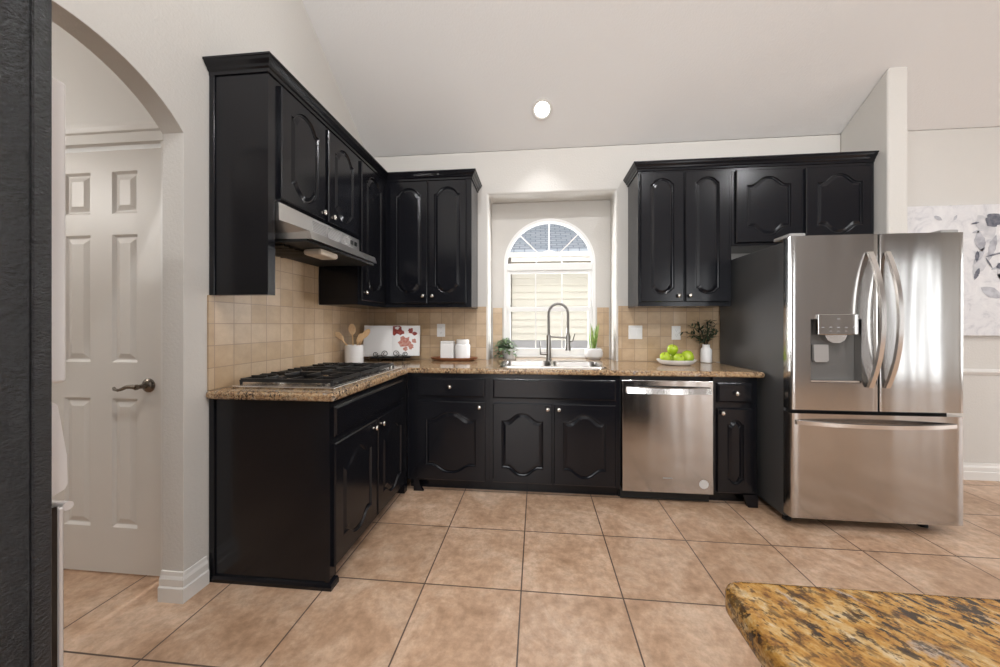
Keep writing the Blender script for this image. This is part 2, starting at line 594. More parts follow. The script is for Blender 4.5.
cz_ = [(0.30, ZB + 0.0), (0.0, ZB), (-2.5, ceilz(-2.5)), (-6.75, ceilz(-2.5)), (-6.75, ceilz(-2.5) + .1), (-2.5, ceilz(-2.5) + .1), (0.0, ZB + .1), (0.30, ZB + .1)]
struct('ceiling', plate([[cz_[0], cz_[1], cz_[6], cz_[7]], [cz_[1], cz_[2], cz_[5], cz_[6]], [cz_[2], cz_[3], cz_[4], cz_[5]]],
       lambda a, b, t: (t, a, b), 0.0, 10.3), M['ceil'], 'vaulted ceiling sloping up from the back wall')

# back wall with the window niche
NX0, NX1, NZ1, ND = 1.131, 2.257, 2.405, 0.245
bw = plate(cells([0.0, NX0, NX1, 10.3], [0.0, 0.874, NZ1, ZB], lambda a, b: not (NX0 < a < NX1 and 0.874 < b < NZ1)),
           lambda a, b, t: (a, t, b), 0.0, ND)
o = struct('wall_back', bw, M['wall'], 'beige back wall around the window niche')
bevel_mod(o, 0.016, 3)

# niche rear wall with an arched opening
WX, WR = 1.686, 0.437
WZS, WZ0 = 1.812, 0.93
arch_pts = arc(WX, WZS, WR, 180, 0, 32)
nf = []
X0, X1, T = NX0 - 0.06, NX1 + 0.06, NZ1 + 0.06
nf.append([(X0, 0.85), (WX - WR, 0.85), (WX - WR, WZ0), (WX - WR, WZS), (WX - WR, T), (X0, T)])
nf.append([(WX + WR, 0.85), (X1, 0.85), (X1, T), (WX + WR, T), (WX + WR, WZS), (WX + WR, WZ0)])
nf.append([(WX - WR, 0.85), (WX + WR, 0.85), (WX + WR, WZ0), (WX - WR, WZ0)])
for i in range(32):
    a, b = arch_pts[i], arch_pts[i + 1]
    nf.append([a, b, (b[0], T), (a[0], T)])
struct('wall_niche', plate(nf, lambda a, b, t: (a, t, b), ND + 0.001, ND + 0.075), M['wall'], 'recessed wall behind the sink around the arched window')

# left wall with the arched doorway
AY1, AY0 = -1.686, -2.498
AC = (AY0 + AY1) / 2; AH = (AY1 - AY0) / 2; SPR, TOPZ = 2.086, 2.285
RISE = TOPZ - SPR
AR = (RISE ** 2 + AH ** 2) / (2 * RISE); ACZ = TOPZ - AR
ang = math.degrees(math.asin(AH / AR))
ap = [(AC + AR * math.sin(math.radians(t)), ACZ + AR * math.cos(math.radians(t))) for t in [-ang + 2 * ang * i / 24 for i in range(25)]]
lf = [[(AY1, 0), (0.0, 0), (0.0, ceilz(0.0)), (AY1, ceilz(AY1)), (AY1, SPR)],
      [(-6.75, 0), (AY0, 0), (AY0, SPR), (AY0, ceilz(AY0)), (-2.5, ceilz(-2.5)), (-6.75, ceilz(-2.5))]]
for i in range(24):
    a, b = ap[i], ap[i + 1]
    lf.append([a, b, (b[0], ceilz(b[0])), (a[0], ceilz(a[0]))])
o = struct('wall_left', plate(lf, lambda a, b, t: (t, a, b), -0.105, 0.0), M['wall'], 'beige left wall with an arched doorway')
bevel_mod(o, 0.014, 3)

rx = sorted({0.001, 10.2, *[q for r in RW for q in r[:2]]}); rz = sorted({0.0, ceilz(-2.5) - .001, *[q for r in RW for q in r[2:]]})
struct('wall_rear', plate(cells(rx, rz, lambda a, b: not any(r[0] < a < r[1] and r[2] < b < r[3] for r in RW)), lambda a, b, t: (a, t, b), -6.70, -6.58), M['rear'], 'rear wall darkened to dim reflections, with tall windows behind the camera')
ry = sorted({-6.57, -0.001, *[q for r in RIGHTW for q in r[:2]]}); rz = sorted({0.0, *[q for r in RIGHTW for q in r[2:]], ZB})
rf_ = cells(ry, rz, lambda a, b: not any(r[0] < a < r[1] and r[2] < b < r[3] for r in RIGHTW))
rf_.append([(-6.57, ZB), *[(y, ZB) for y in ry[1:]], (-2.5, ceilz(-2.5)), (-6.57, ceilz(-2.5))])
struct('wall_east', plate(rf_, lambda a, b, t: (t, a, b), 10.18, 10.30), M['wall'], 'beige wall with a window at the far right end of the room')
# hall behind the arch
HY = -1.585
DX0, DX1, DZ = -0.925, -0.238, 2.085
struct('wall_hall', plate(cells([-2.2, DX0 - 0.02, DX1 + 0.02, -0.106], [0, DZ + 0.02, 2.75], lambda a, b: not (DX0 - .02 < a < DX1 + .02 and b < DZ + .02)),
       lambda a, b, t: (a, t, b), HY, HY + 0.11), M['trim'], 'pale hall wall holding the panelled door')
struct('wall_west', Box(-2.32, -2.201, -6.75, HY + .11, 0.0, 2.82), M['wall'], 'pale end wall of the hall beyond the arch')
struct('ceiling_hall', Box(-2.2, -0.106, -6.75, HY + .11, 2.751, 2.82), M['ceil'], 'flat ceiling of the hall behind the arch')

# stub wall at the refrigerator
o = struct('wall_right', plate([[(-0.39, 0), (-0.001, 0), (-0.001, ZB), (-0.39, ceilz(-0.39))]], lambda a, b, t: (t, a, b), 4.05, 4.182), M['wall'],
           'short stub wall beside the refrigerator')
bevel_mod(o, 0.014, 3)

# baseboards: stepped profile (offset from wall, height)
BP = [(0.001, 0.0), (0.019, 0.0), (0.019, 0.062), (0.014, 0.068), (0.014, 0.098), (0.008, 0.112), (0.006, 0.128), (0.001, 0.130)]


def sweep(bm, path, prof, zbase=0.0):
    """sweep a closed profile (out, z) along a plan path; the profile's out side is to the RIGHT of the direction of travel"""
    path = [Vector((p[0], p[1])) for p in path]
    dirs = [(path[i + 1] - path[i]).normalized() for i in range(len(path) - 1)]
    nr = [Vector((d.y, -d.x)) for d in dirs]
    rings = []
    for i, p in enumerate(path):
        if i == 0: mv = nr[0]
        elif i == len(path) - 1: mv = nr[-1]
        else:
            a, b = nr[i - 1], nr[i]
            mv = (a + b) / (1 + a.dot(b))
        rings.append([bm.verts.new((p.x + mv.x * q[0], p.y + mv.y * q[0], zbase + q[1])) for q in prof])
    k = len(prof)
    for i in range(len(rings) - 1):
        for j in range(k):
            bm.faces.new([rings[i][j], rings[i][(j + 1) % k], rings[i + 1][(j + 1) % k], rings[i + 1][j]])
    bm.faces.new(rings[0]); bm.faces.new(list(reversed(rings[-1])))
    return bm


# left wall: from the cabinet end towards the arch and around the jamb
struct('baseboard_left', sweep(bmesh.new(), [(-0.105, AY1), (0.0, AY1), (0.0, -1.583)], BP), M['trim'], 'white baseboard wrapping the end of the left wall')
struct('baseboard_back', sweep(bmesh.new(), [(4.20, 0.0), (10.19, 0.0)], BP), M['trim'], 'white baseboard along the wall right of the refrigerator')
CR = [(0.001, 0.0), (0.012, 0.002), (0.016, 0.012), (0.024, 0.018), (0.026, 0.028), (0.016, 0.034), (0.010, 0.044), (0.001, 0.046)]
struct('trim_1', sweep(bmesh.new(), [(4.20, 0.0), (10.19, 0.0)], CR, 0.832), M['trim'], 'white chair rail on the wall right of the refrigerator')

# ------------------------------------------------------------------ hall door
cas = [(0.001, 0.0), (0.018, 0.004), (0.018, 0.05), (0.026, 0.056), (0.034, 0.075), (0.036, 0.092), (0.001, 0.092)]
bm = sweep(bmesh.new(), [(-1.10, HY), (-0.106, HY)], cas, DZ + 0.02)
box(bm, DX0 - 0.09, DX0 - 0.02, HY - 0.018, HY - 0.001, 0, DZ + 0.02, 0.004)
box(bm, DX1 + 0.02, DX1 + 0.09, HY - 0.018, HY - 0.001, 0, DZ + 0.02, 0.004)
struct('trim_2', bm, M['trim'], 'white casing over the hall door')


def panel_face(bm, mp, x0, x1, z0, z1, rects, depth=0.010, w1=0.012, w2=0.030):
    """flat face at t=0 with recessed/raised rectangular panels; mp(a,b,t)"""
    xs = sorted({x0, x1, *[r[0] for r in rects], *[r[1] for r in rects]})
    zs = sorted({z0, z1, *[r[2] for r in rects], *[r[3] for r in rects]})
    V = {}

    def v(a, b, t):
        k = (round(a, 5), round(b, 5), round(t, 5))
        if k not in V: V[k] = bm.verts.new(mp(a, b, t))
        return V[k]
    for i in range(len(xs) - 1):
        for j in range(len(zs) - 1):
            cx_, cz2 = (xs[i] + xs[i + 1]) / 2, (zs[j] + zs[j + 1]) / 2
            if any(r[0] < cx_ < r[1] and r[2] < cz2 < r[3] for r in rects): continue
            bm.faces.new([v(xs[i], zs[j], 0), v(xs[i + 1], zs[j], 0), v(xs[i + 1], zs[j + 1], 0), v(xs[i], zs[j + 1], 0)])
    for r in rects:
        loops = []
        for ins, t in ((0, 0), (w1, -depth), (w1 + 0.006, -depth), (w1 + w2, -0.002)):
            loops.append([v(r[0] + ins, r[2] + ins, t), v(r[1] - ins, r[2] + ins, t), v(r[1] - ins, r[3] - ins, t), v(r[0] + ins, r[3] - ins, t)])
        for a, b in zip(loops, loops[1:]):
            for k in range(4): bm.faces.new([a[k], a[(k + 1) % 4], b[(k + 1) % 4], b[k]])
        bm.faces.new(loops[-1])


door = thing('door_1', 'white six panel hall door seen through the arch', 'door', ((DX0 + DX1) / 2, HY + 0.02, 0.004))
door['kind'] = 'structure'
bm = bmesh.new()
DF = HY + 0.006
px_ = [(-0.370, -0.510), (-0.630, -0.780)]
rects = []
for a, b in px_:
    rects += [(b, a, 1.775, 1.982), (b, a, 1.045, 1.672), (b, a, 0.235, 0.868)]
panel_face(bm, lambda a, b, t: (a, DF - t, b), DX0, DX1, 0.012, DZ, rects)
box(bm, DX0, DX1, DF + 0.012, DF + 0.04, 0.012, DZ)
for v_ in [((DX0, 0.012), (DX1, 0.012)), ((DX1, 0.012), (DX1, DZ)), ((DX1, DZ), (DX0, DZ)), ((DX0, DZ), (DX0, 0.012))]:
    (a, b), (c, d) = v_
    bm.faces.new([bm.verts.new((a, DF, b)), bm.verts.new((c, DF, d)), bm.verts.new((c, DF + .012, d)), bm.verts.new((a, DF + .012, b))])
obj('door_panel', bm, M['doorp'], door)
hx, hz = -0.306, 0.935
bm = lathe(bmesh.new(), [(0.034, 0.0), (0.034, 0.004), (0.029, 0.010), (0.022, 0.013), (0.012, 0.016), (0.010, 0.045), (0.013, 0.050), (0.013, 0.058), (0.0, 0.060)], (hx, DF, hz), 24, 'y-')
tube(bm, [(hx, DF - .052, hz), (hx - .025, DF - .054, hz + .002), (hx - .05, DF - .055, hz + .001), (hx - .075, DF - .055, hz - .010), (hx - .095, DF - .055, hz - .016), (hx - .115, DF - .054, hz - .012), (hx - .122, DF - .052, hz - .003)],
     [.011, .010, .009, .008, .007, .007, .005], 10)
obj('lever_handle', bm, M['bronze'], door, True)

# ------------------------------------------------------------------ cabinet helpers


def mp_back(y0): return lambda u, v, t: (u, y0 - t, v)
def mp_left(x0): return lambda u, v, t: (x0 + t, u, v)


def bumpf(t, fl=0.07, p=1.0):
    if t <= fl or t >= 1 - fl: return 0.0
    s = (t - fl) / (1 - 2 * fl)
    if p < 0: return max(0.0, 1 - (2 * s - 1) ** 2) ** -p
    return 0.5 + 0.5 * math.cos(PI * min(1.0, abs(2 * t - 1) / (1 - fl * 1.6)) ** 1.3)


def cath_door(mp, u0, u1, v0, v1, side, top, bot, rise, th=0.020, p=0.8, fl=0.13, n=36):
    """raised panel door with an arched (cathedral) panel top and bottom. t=0 at the back of the slab, th at its face.
    top / bot: distance from door edge to the highest / lowest point of the panel outline"""
    bm = bmesh.new()
    ch = 0.005
    side -= 0.008; top -= 0.004; bot -= 0.004
    F = th

    def loop(d, t):
        a0, a1 = u0 + side + d, u1 - side - d
        yt, yb = v1 - top - rise, v0 + bot + rise
        pts = []
        for i in range(n + 1):
            s = i / n; pts.append((a0 + (a1 - a0) * s, yb - rise * bumpf(s, fl, p) + d))
        for i in range(n + 1):
            s = 1 - i / n; pts.append((a0 + (a1 - a0) * s, yt + rise * bumpf(s, fl, p) - d))
        return [bm.verts.new(mp(x, z, t)) for x, z in pts]
    rb = [bm.verts.new(mp(x, z, 0)) for x, z in ((u0, v0), (u1, v0), (u1, v1), (u0, v1))]
    rm = [bm.verts.new(mp(x, z, F - ch)) for x, z in ((u0, v0), (u1, v0), (u1, v1), (u0, v1))]
    rf = [bm.verts.new(mp(x, z, F)) for x, z in ((u0 + ch, v0 + ch), (u1 - ch, v0 + ch), (u1 - ch, v1 - ch), (u0 + ch, v1 - ch))]
    bm.faces.new(list(reversed(rb)))
    l1 = loop(0, F)
    N = n + 1
    inner = [u0 + side + (u1 - u0 - 2 * side) * i / n for i in range(n + 1)]
    be = [bm.verts.new(mp(x, v0 + ch, F)) for x in inner]
    te = [bm.verts.new(mp(x, v1 - ch, F)) for x in inner]
    for i in range(n):
        bm.faces.new([be[i], be[i + 1], l1[i + 1], l1[i]])
        bm.faces.new([l1[2 * N - 1 - i], l1[2 * N - 2 - i], te[i + 1], te[i]])
    bm.faces.new([rf[0], be[0], l1[0], l1[2 * N - 1], te[0], rf[3]])
    bm.faces.new([be[n], rf[1], rf[2], te[n], l1[N], l1[N - 1]])
    bm.faces.new([rm[0], rm[1], rf[1]] + be[::-1] + [rf[0]])
    bm.faces.new([rm[2], rm[3], rf[3]] + te + [rf[2]])
    for k in (1, 3): bm.faces.new([rm[k], rm[(k + 1) % 4], rf[(k + 1) % 4], rf[k]])
    for k in range(4): bm.faces.new([rb[k], rb[(k + 1) % 4], rm[(k + 1) % 4], rm[k]])
    ls = [l1, loop(0.003, F + 0.0012), loop(0.007, F - 0.008), loop(0.012, F - 0.0095), loop(0.031, F - 0.001)]
    for A, B in zip(ls, ls[1:]):
        for k in range(2 * N): bm.faces.new([A[k], A[(k + 1) % (2 * N)], B[(k + 1) % (2 * N)], B[k]])
    last = ls[-1]
    for i in range(n):
        bm.faces.new([last[i], last[i + 1], last[2 * N - 2 - i], last[2 * N - 1 - i]])
    return bm


def slab(mp, u0, u1, v0, v1, th=0.020, ch=0.012):
    bm = bmesh.new()
    R = lambda d, t: [bm.verts.new(mp(x, z, t)) for x, z in ((u0 + d, v0 + d), (u1 - d, v0 + d), (u1 - d, v1 - d), (u0 + d, v1 - d))]
    ls = [R(0, 0), R(0, th - 0.008), R(ch * 0.4, th - 0.006), R(ch, th)]
    bm.faces.new(list(reversed(ls[0])))
    for A, B in zip(ls, ls[1:]):
        for k in range(4): bm.faces.new([A[k], A[(k + 1) % 4], B[(k + 1) % 4], B[k]])
    bm.faces.new(ls[-1])
    return bm


KN = [(0.007, 0.0), (0.0055, 0.004), (0.0055, 0.010), (0.010, 0.013), (0.0145, 0.017), (0.0150, 0.021), (0.0125, 0.025), (0.007, 0.0275), (0.0, 0.028)]


def knob(parent, c, axis):
    return obj('knob', lathe(bmesh.new(), KN, c, 18, axis), M['nickel'], parent, True, angle=60)


def part(name, bm, m, parent, **k): return obj(name, bm, m, parent, **k)


def frame_faces(mp, t0, t1, us, vs, openings, bm):
    plate(cells(us, vs, lambda a, b: not any(q[0] < a < q[1] and q[2] < b < q[3] for q in openings)), mp, t0, t1, bm)


# ------------------------------------------------------------------ base cabinets
CT0, CT1 = 0.876, 0.914
LY = -1.5625
YF = -0.61          # face frame front of the back run
G = 0.0012

# left run (under the cooktop)
t = thing('base_cabinet', 'black base cabinet under the gas cooktop on the left wall', 'cabinet', (0.3, -1.08, 0), group=None)
bm = bmesh.new()
box(bm, 0.002, 0.60, LY, YF + 0.001, 0.085, CT0 - G)         # carcass
box(bm, 0.60, 0.61, LY, YF + 0.001, 0.085, CT0 - G)
box(bm, 0.002, 0.545, LY, YF + 0.001, 0.0, 0.085)      # recessed kick
box(bm, 0.545, 0.61, LY, LY + 0.05, 0.0, 0.085)        # foot at the near end
box(bm, 0.545, 0.61, YF - 0.05, YF + 0.001, 0.0, 0.085)
obj('body', bm, M['black'], t)
bm = bmesh.new()
box(bm, 0.002, 0.030, LY - 0.008, LY - 0.0005, 0.0, CT0 - G, 0.002)   # scribe strip at the wall
obj('edge_strip', Box(0.592, 0.612, LY - 0.004, LY - 0.0005, 0.03, CT0 - G, 0.001), M['black'], t)
obj('edge_strip', bm, M['black'], t)
bm = sweep(bmesh.new(), [(0.002, LY), (0.612, LY), (0.612, LY + 0.05)], [(0.0005, 0.0), (0.014, 0.0), (0.014, 0.016), (0.009, 0.028), (0.0005, 0.031)])
obj('shoe_molding', bm, M['black'], t)
ml = mp_left(0.6105)
obj('drawer_front', slab(ml, -1.548, -0.712, 0.704, 0.845), M['black'], t)
for (a, b, kx) in ((-1.548, -1.131, -1.170), (-1.114, -0.702, -1.078)):
    d = obj('door', cath_door(ml, a, b, 0.095, 0.672, 0.072, 0.082, 0.055, 0.055), M['black'], t)
    knob(d, (0.6305, kx, 0.633), 'x')
# shadowed toe space plinth strip
# corner and first back cabinet
mb = mp_back(YF - 0.0005)


def base_unit(x0, x1, label, foot=False):
    t = thing('base_cabinet', label, 'cabinet', ((x0 + x1) / 2, -0.3, 0))
    bm = bmesh.new()
    box(bm, x0, x1, YF, -0.002, 0.085, CT0 - G)
    box(bm, x0, x1, YF + 0.07, -0.002, 0.0, 0.085)
    if foot:
        bm.free(); bm = bmesh.new()
        box(bm, x0, x1, YF, YF + 0.045, 0.085, CT0 - G); box(bm, x0, x0 + .02, YF + .0455, -0.002, 0.085, CT0 - G); box(bm, x1 - .02, x1, YF + .0455, -0.002, 0.085, CT0 - G)
        box(bm, x0 + .0205, x1 - .0205, YF + .0455, -0.002, 0.085, 0.11); box(bm, x0, x1, YF + 0.07, -0.002, 0.0, 0.0845)
    obj('body', bm, M['black'], t)
    return t


t = base_unit(0.613, 1.2255, 'black base cabinet with one drawer and one door left of the sink')
d = obj('drawer', slab(mb, 0.690, 1.196, 0.703, 0.842), M['black'], t); knob(d, (0.940, YF - .0205, 0.780), 'y-')
d = obj('door', cath_door(mb, 0.690, 1.196, 0.098, 0.671, 0.072, 0.077, 0.053, 0.054), M['black'], t); knob(d, (1.157, YF - .0205, 0.637), 'y-')
bm = bmesh.new()
pts = [(0.66, 0.0), (0.735, 0.0), (0.715, 0.03), (0.705, 0.055), (0.70, 0.085), (0.66, 0.085)]
plate([pts], lambda a, b, q: (a, q, b), YF, YF + 0.02, bm)
obj('bracket_foot', bm, M['black'], t)

t = base_unit(1.2265, 2.1465, 'black sink base cabinet with two doors under the window', True)
obj('drawer_front', slab(mb, 1.254, 2.114, 0.700, 0.841), M['black'], t)
for a, b, kx in ((1.254, 1.677, 1.644), (1.690, 2.114, 1.722)):
    d = obj('door', cath_door(mb, a, b, 0.098, 0.667, 0.070, 0.072, 0.052, 0.055), M['black'], t); knob(d, (kx, YF - .0205, 0.633), 'y-')

t = base_unit(2.7625, 3.045, 'narrow black base cabinet between dishwasher and refrigerator')
d = obj('drawer', slab(mb, 2.787, 3.010, 0.703, 0.836), M['black'], t); knob(d, (2.902, YF - .0205, 0.768), 'y-')
d = obj('door', cath_door(mb, 2.787, 3.010, 0.095, 0.663, 0.066, 0.075, 0.060, 0.030, p=-.7), M['black'], t); knob(d, (2.812, YF - .0205, 0.636), 'y-')
bm = bmesh.new()
pts = [(3.045, 0.0), (3.045, 0.085), (2.95, 0.085), (2.965, 0.05), (2.975, 0.025), (2.985, 0.0)]
plate([pts], lambda a, b, q: (a, q, b), YF - 0.012, YF + 0.02, bm)
obj('bracket_foot', bm, M['black'], t)

# ------------------------------------------------------------------ dishwasher
t = thing('dishwasher', 'stainless dishwasher built in under the granite counter', 'dishwasher', (2.455, -0.3, 0))
DWX0, DWX1 = 2.157, 2.754
bm = bmesh.new()
box(bm, 2.1485, 2.7605, YF + 0.03, -0.02, 0.10, CT0 - 0.004)
box(bm, 2.1485, 2.7605, YF + 0.06, -0.02, 0.0, 0.10)
obj('tub', bm, M['dark'], t)
dd = obj('door', Box(DWX0, DWX1, YF - 0.028, YF + 0.028, 0.082, 0.848, 0.004, 2), M['steel'], t)
obj('toe_panel', Box(DWX0, DWX1, YF + 0.035, YF + 0.055, 0.006, 0.078), M['dark'], t)
bm = bmesh.new()
n = 14
yo = YF - 0.028
fr = []
for i in range(n + 1):
    s = -1 + 2 * i / n
    x = 2.457 + s * 0.274; y = yo - 0.022 - 0.026 * (1 - s * s)
    zc = 0.782
    fr.append([bm.verts.new((x, y + 0.014, zc - 0.022)), bm.verts.new((x, y - 0.002, zc - 0.020)), bm.verts.new((x, y + 0.004, zc + 0.018)), bm.verts.new((x, y + 0.016, zc + 0.023))])
for i in range(n):
    for k in range(4): bm.faces.new([fr[i][k], fr[i][(k + 1) % 4], fr[i + 1][(k + 1) % 4], fr[i + 1][k]])
bm.faces.new(fr[0]); bm.faces.new(list(reversed(fr[-1])))
for s in (-1, 1):
    box(bm, 2.457 + s * 0.264 - 0.008, 2.457 + s * 0.264 + 0.008, yo - 0.014, yo + 0.001, 0.768, 0.794)
obj('handle', bm, M['steelh'], dd)
bm = bmesh.new(); box(bm, 2.425, 2.487, yo - 0.0015, yo, 0.179, 0.186, 0.0006)
obj('badge', bm, M['plastic'], dd)
bm = lathe(bmesh.new(), [(0.030, 0.0), (0.030, 0.001), (0.023, 0.0011), (0.023, 0.0004), (0.019, 0.0004), (0.019, 0.0011), (0.011, 0.0011), (0.010, 0.0005), (0.0, 0.0005)], (2.692, yo, 0.150), 28, 'y-')
obj('round_sticker', bm, M['ceramg'], dd)

# ------------------------------------------------------------------ countertop
CE = 3.076
xs = [0.003, 0.645, NX0 + 0.002, 1.300, 2.068, NX1 - 0.002, CE]
ys = [-1.592, -0.648, -0.525, -0.135, -0.003, ND - 0.002]


def in_ct(x, y):
    if 1.300 < x < 2.068 and -0.525 < y < -0.135: return False
    if y > -0.003: return NX0 < x < NX1
    if y < -0.648: return x < 0.645
    return True


cf = cells(xs, ys, in_ct)
bm = plate(cf, lambda a, b, q: (a, b, q), CT0, CT1)
o = tag(obj('countertop', bm, M['granite_sheen']), 'L-shaped gold and brown granite countertop on the black base cabinets', 'countertop')
bevel_mod(o, 0.013, 4)

# sink
t = thing('kitchen_sink', 'stainless double bowl sink set in the counter below the window', 'sink', (1.684, -0.33, 0.72))


def rrect(x0, x1, y0, y1, r, n=6):
    out = []
    for cx_, cy_, a in ((x1 - r, y0 + r, -90), (x1 - r, y1 - r, 0), (x0 + r, y1 - r, 90), (x0 + r, y0 + r, 180)):
        out += arc(cx_, cy_, r, a, a + 90, n)
    return out


def bowl(x0, x1, y0, y1):
    bm = bmesh.new()
    loops = []
    for ins, z, r in ((-0.004, 0.9185, 0.055), (0.0, 0.912, 0.055), (0.008, 0.75, 0.05), (0.03, 0.728, 0.045), (0.06, 0.724, 0.03)):
        loops.append([bm.verts.new((p[0], p[1], z)) for p in rrect(x0 + ins, x1 - ins, y0 + ins, y1 - ins, r)])
    for A, B in zip(loops, loops[1:]):
        k = len(A)
        for i in range(k): bm.faces.new([A[i], A[(i + 1) % k], B[(i + 1) % k], B[i]])
    bm.faces.new(loops[-1])
    return bm


SX0, SX1, SY0, SY1 = 1.278, 2.090, -0.548, -0.112
B1 = (1.318, 1.672, -0.512, -0.150); B2 = (1.696, 2.050, -0.512, -0.150)
bm = bmesh.new()
outer = rrect(SX0, SX1, SY0, SY1, 0.07); 
ov = [bm.verts.new((p[0], p[1], 0.9145)) for p in outer]
ot = [bm.verts.new((p[0] * 0.985 + 1.684 * .015, p[1] * .985 - .33 * .015, 0.921)) for p in outer]
k = len(ov)
for i in range(k): bm.faces.new([ov[i], ov[(i + 1) % k], ot[(i + 1) % k], ot[i]])
es = []
lo = []
for B in (B1, B2):
    vs = [bm.verts.new((p[0], p[1], 0.921)) for p in rrect(*B, 0.055)]
    lo.append(vs)
bm.verts.ensure_lookup_table()
eds = []
for ring in (ot, lo[0], lo[1]):
    for i in range(len(ring)):
        e = bm.edges.get((ring[i], ring[(i + 1) % len(ring)])) or bm.edges.new((ring[i], ring[(i + 1) % len(ring)]))
        eds.append(e)
bmesh.ops.triangle_fill(bm, edges=eds, use_beauty=True)
bad = []
for f in bm.faces:
    c = f.calc_center_median()
    if abs(f.normal.z) > 0.5 or len(f.verts) == 3:
        for B in (B1, B2):
            if B[0] + .002 < c.x < B[1] - .002 and B[2] + .002 < c.y < B[3] - .002 and all(v in lo[0] or v in lo[1] for v in f.verts):
                bad.append(f); break
bmesh.ops.delete(bm, geom=bad, context='FACES_ONLY')
obj('rim', bm, M['steelh'], t)
for B in (B1, B2):
    b_ = obj('bowl', bowl(*B), M['sinksteel'], t, True, angle=50)
    obj('drain', lathe(bmesh.new(), [(0.042, 0.0), (0.042, 0.003), (0.034, 0.004), (0.030, 0.001), (0.0, 0.001)], ((B[0] + B[1]) / 2, (B[2] + B[3]) / 2, 0.7245), 20), M['nickel'], b_, True)

# faucet
FX, FY = 1.672, -0.045
t = thing('kitchen_faucet', 'tall dark nickel spring neck faucet behind the sink', 'faucet', (FX, FY, CT1))
obj('base', lathe(bmesh.new(), [(0.028, 0.001), (0.028, 0.010), (0.021, 0.014), (0.020, 0.22), (0.016, 0.225), (0.0, 0.225)], (FX, FY, CT1), 24), M['faucet'], t, True)
neck = [(FX, FY, 1.135), (FX, FY, 1.27)] + [(FX + 0.083 - 0.083 * math.cos(math.radians(a)), FY, 1.325 + 0.088 * math.sin(math.radians(a))) for a in range(0, 181, 15)] + [(FX + 0.166, FY, 1.24), (FX + 0.166, FY, 1.19)]
nk = obj('neck', tube(bmesh.new(), neck, 0.010, 12), M['faucet'], t, True)
bm = bmesh.new()
# coil spring around the neck
dense = []
for i in range(len(neck) - 1):
    a, b = Vector(neck[i]), Vector(neck[i + 1]); m_ = max(2, int((b - a).length / 0.0012))
    for q in range(m_): dense.append(a.lerp(b, q / m_))
hel = []
dist = 0.0
for i in range(1, len(dense) - 1):
    d = (dense[i + 1] - dense[i - 1]).normalized(); sd = Vector((0, 1, 0)); up = d.cross(sd)
    dist += (dense[i] - dense[i - 1]).length
    th_ = dist / 0.0085 * 2 * PI
    hel.append(dense[i] + (up * math.cos(th_) + sd * math.sin(th_)) * 0.0125)
tube(bm, hel, 0.0024, 4)
obj('spring', bm, M['faucet'], nk, True)
obj('spray_head', lathe(bmesh.new(), [(0.0, 1.195), (0.013, 1.195), (0.013, 1.16), (0.019, 1.14), (0.019, 1.06), (0.025, 1.03), (0.026, 1.005), (0.0, 1.003)][::-1], (FX + 0.166, FY, 0), 20), M['faucet'], t, True)
bm = bmesh.new()
tube(bm, [(FX, FY, 1.125), (FX + 0.166, FY, 1.113)], 0.0075, 10)
lathe(bm, [(0.024, 1.10), (0.024, 1.13)], (FX + 0.166, FY, 0), 18)
obj('support_arm', bm, M['faucet'], t, True)
bm = bmesh.new()
tube(bm, [(FX + 0.17, FY - 0.018, 1.075), (FX + 0.205, FY - 0.03, 1.09), (FX + 0.222, FY - 0.035, 1.15)], 0.005, 8)
obj('spray_lever', bm, M['faucet'], t, True)
bm = bmesh.new()
tube(bm, [(FX, FY, 0.975), (FX - 0.065, FY, 0.975)], 0.015, 12)
tube(bm, [(FX - 0.070, FY, 0.965), (FX - 0.073, FY, 1.01), (FX - 0.076, FY, 1.08)], [0.008, 0.006, 0.005], 8)
obj('handle', bm, M['faucet'], t, True)

# ------------------------------------------------------------------ backsplash tiles
bm = plate(cells([-1.577, -1.517, -0.751, -0.0005], [CT1 + 0.0005, 1.3715, 1.827], lambda a, b: b < 1.37 or -1.51 < a < -.76), lambda a, b, t: (t, a, b), 0.0008, 0.009)
bs = struct('backsplash_left', bm, M['tx'], 'tan square wall tiles behind the cooktop')
bm = bmesh.new()
box(bm, 0.010, NX0 - 0.018, -0.009, -0.0008, CT1 + 0.0005, 1.392)
box(bm, NX1 + 0.018, 4.049, -0.009, -0.0008, CT1 + 0.0005, 1.392)
box(bm, NX0 + 0.012, 1.236, ND - 0.008, ND - 0.0005, CT1 + 0.0005, 1.392)
box(bm, 2.136, NX1 - 0.012, ND - 0.008, ND - 0.0005, CT1 + 0.0005, 1.392)
struct('backsplash_back', bm, M['ty'], 'tan square wall tiles along the back wall and in the niche')

# ------------------------------------------------------------------ upper cabinets
UB, UT = 1.372, 2.44
XF = 0.302
ml = mp_left(XF + 0.0005)
mbu = mp_back(-XF - 0.0005)

t = thing('upper_cabinet', 'black two door upper cabinet above the range hood with full length side panel', 'cabinet', (0.15, -1.15, UB))
bm = bmesh.new()
box(bm, 0.011, XF, LY, -0.7505, 1.832, UT)
box(bm, 0.011, XF, LY, -1.518, UB, 1.832)
obj('body', bm, M['black'], t)
bm = bmesh.new()
box(bm, 0.002, 0.030, LY - 0.007, LY - 0.0005, UB, UT - 0.012, 0.002)
obj('edge_strip', bm, M['black'], t)
for a, b, kx in ((-1.499, -1.150, -1.180), (-1.118, -0.776, -1.085)):
    d = obj('door', cath_door(ml, a, b, 1.848, 2.405, 0.070, 0.048, 0.045, 0.060, p=-.75, fl=.10), M['black'], t)
    knob(d, (XF + 0.0205, kx, 1.885), 'x')

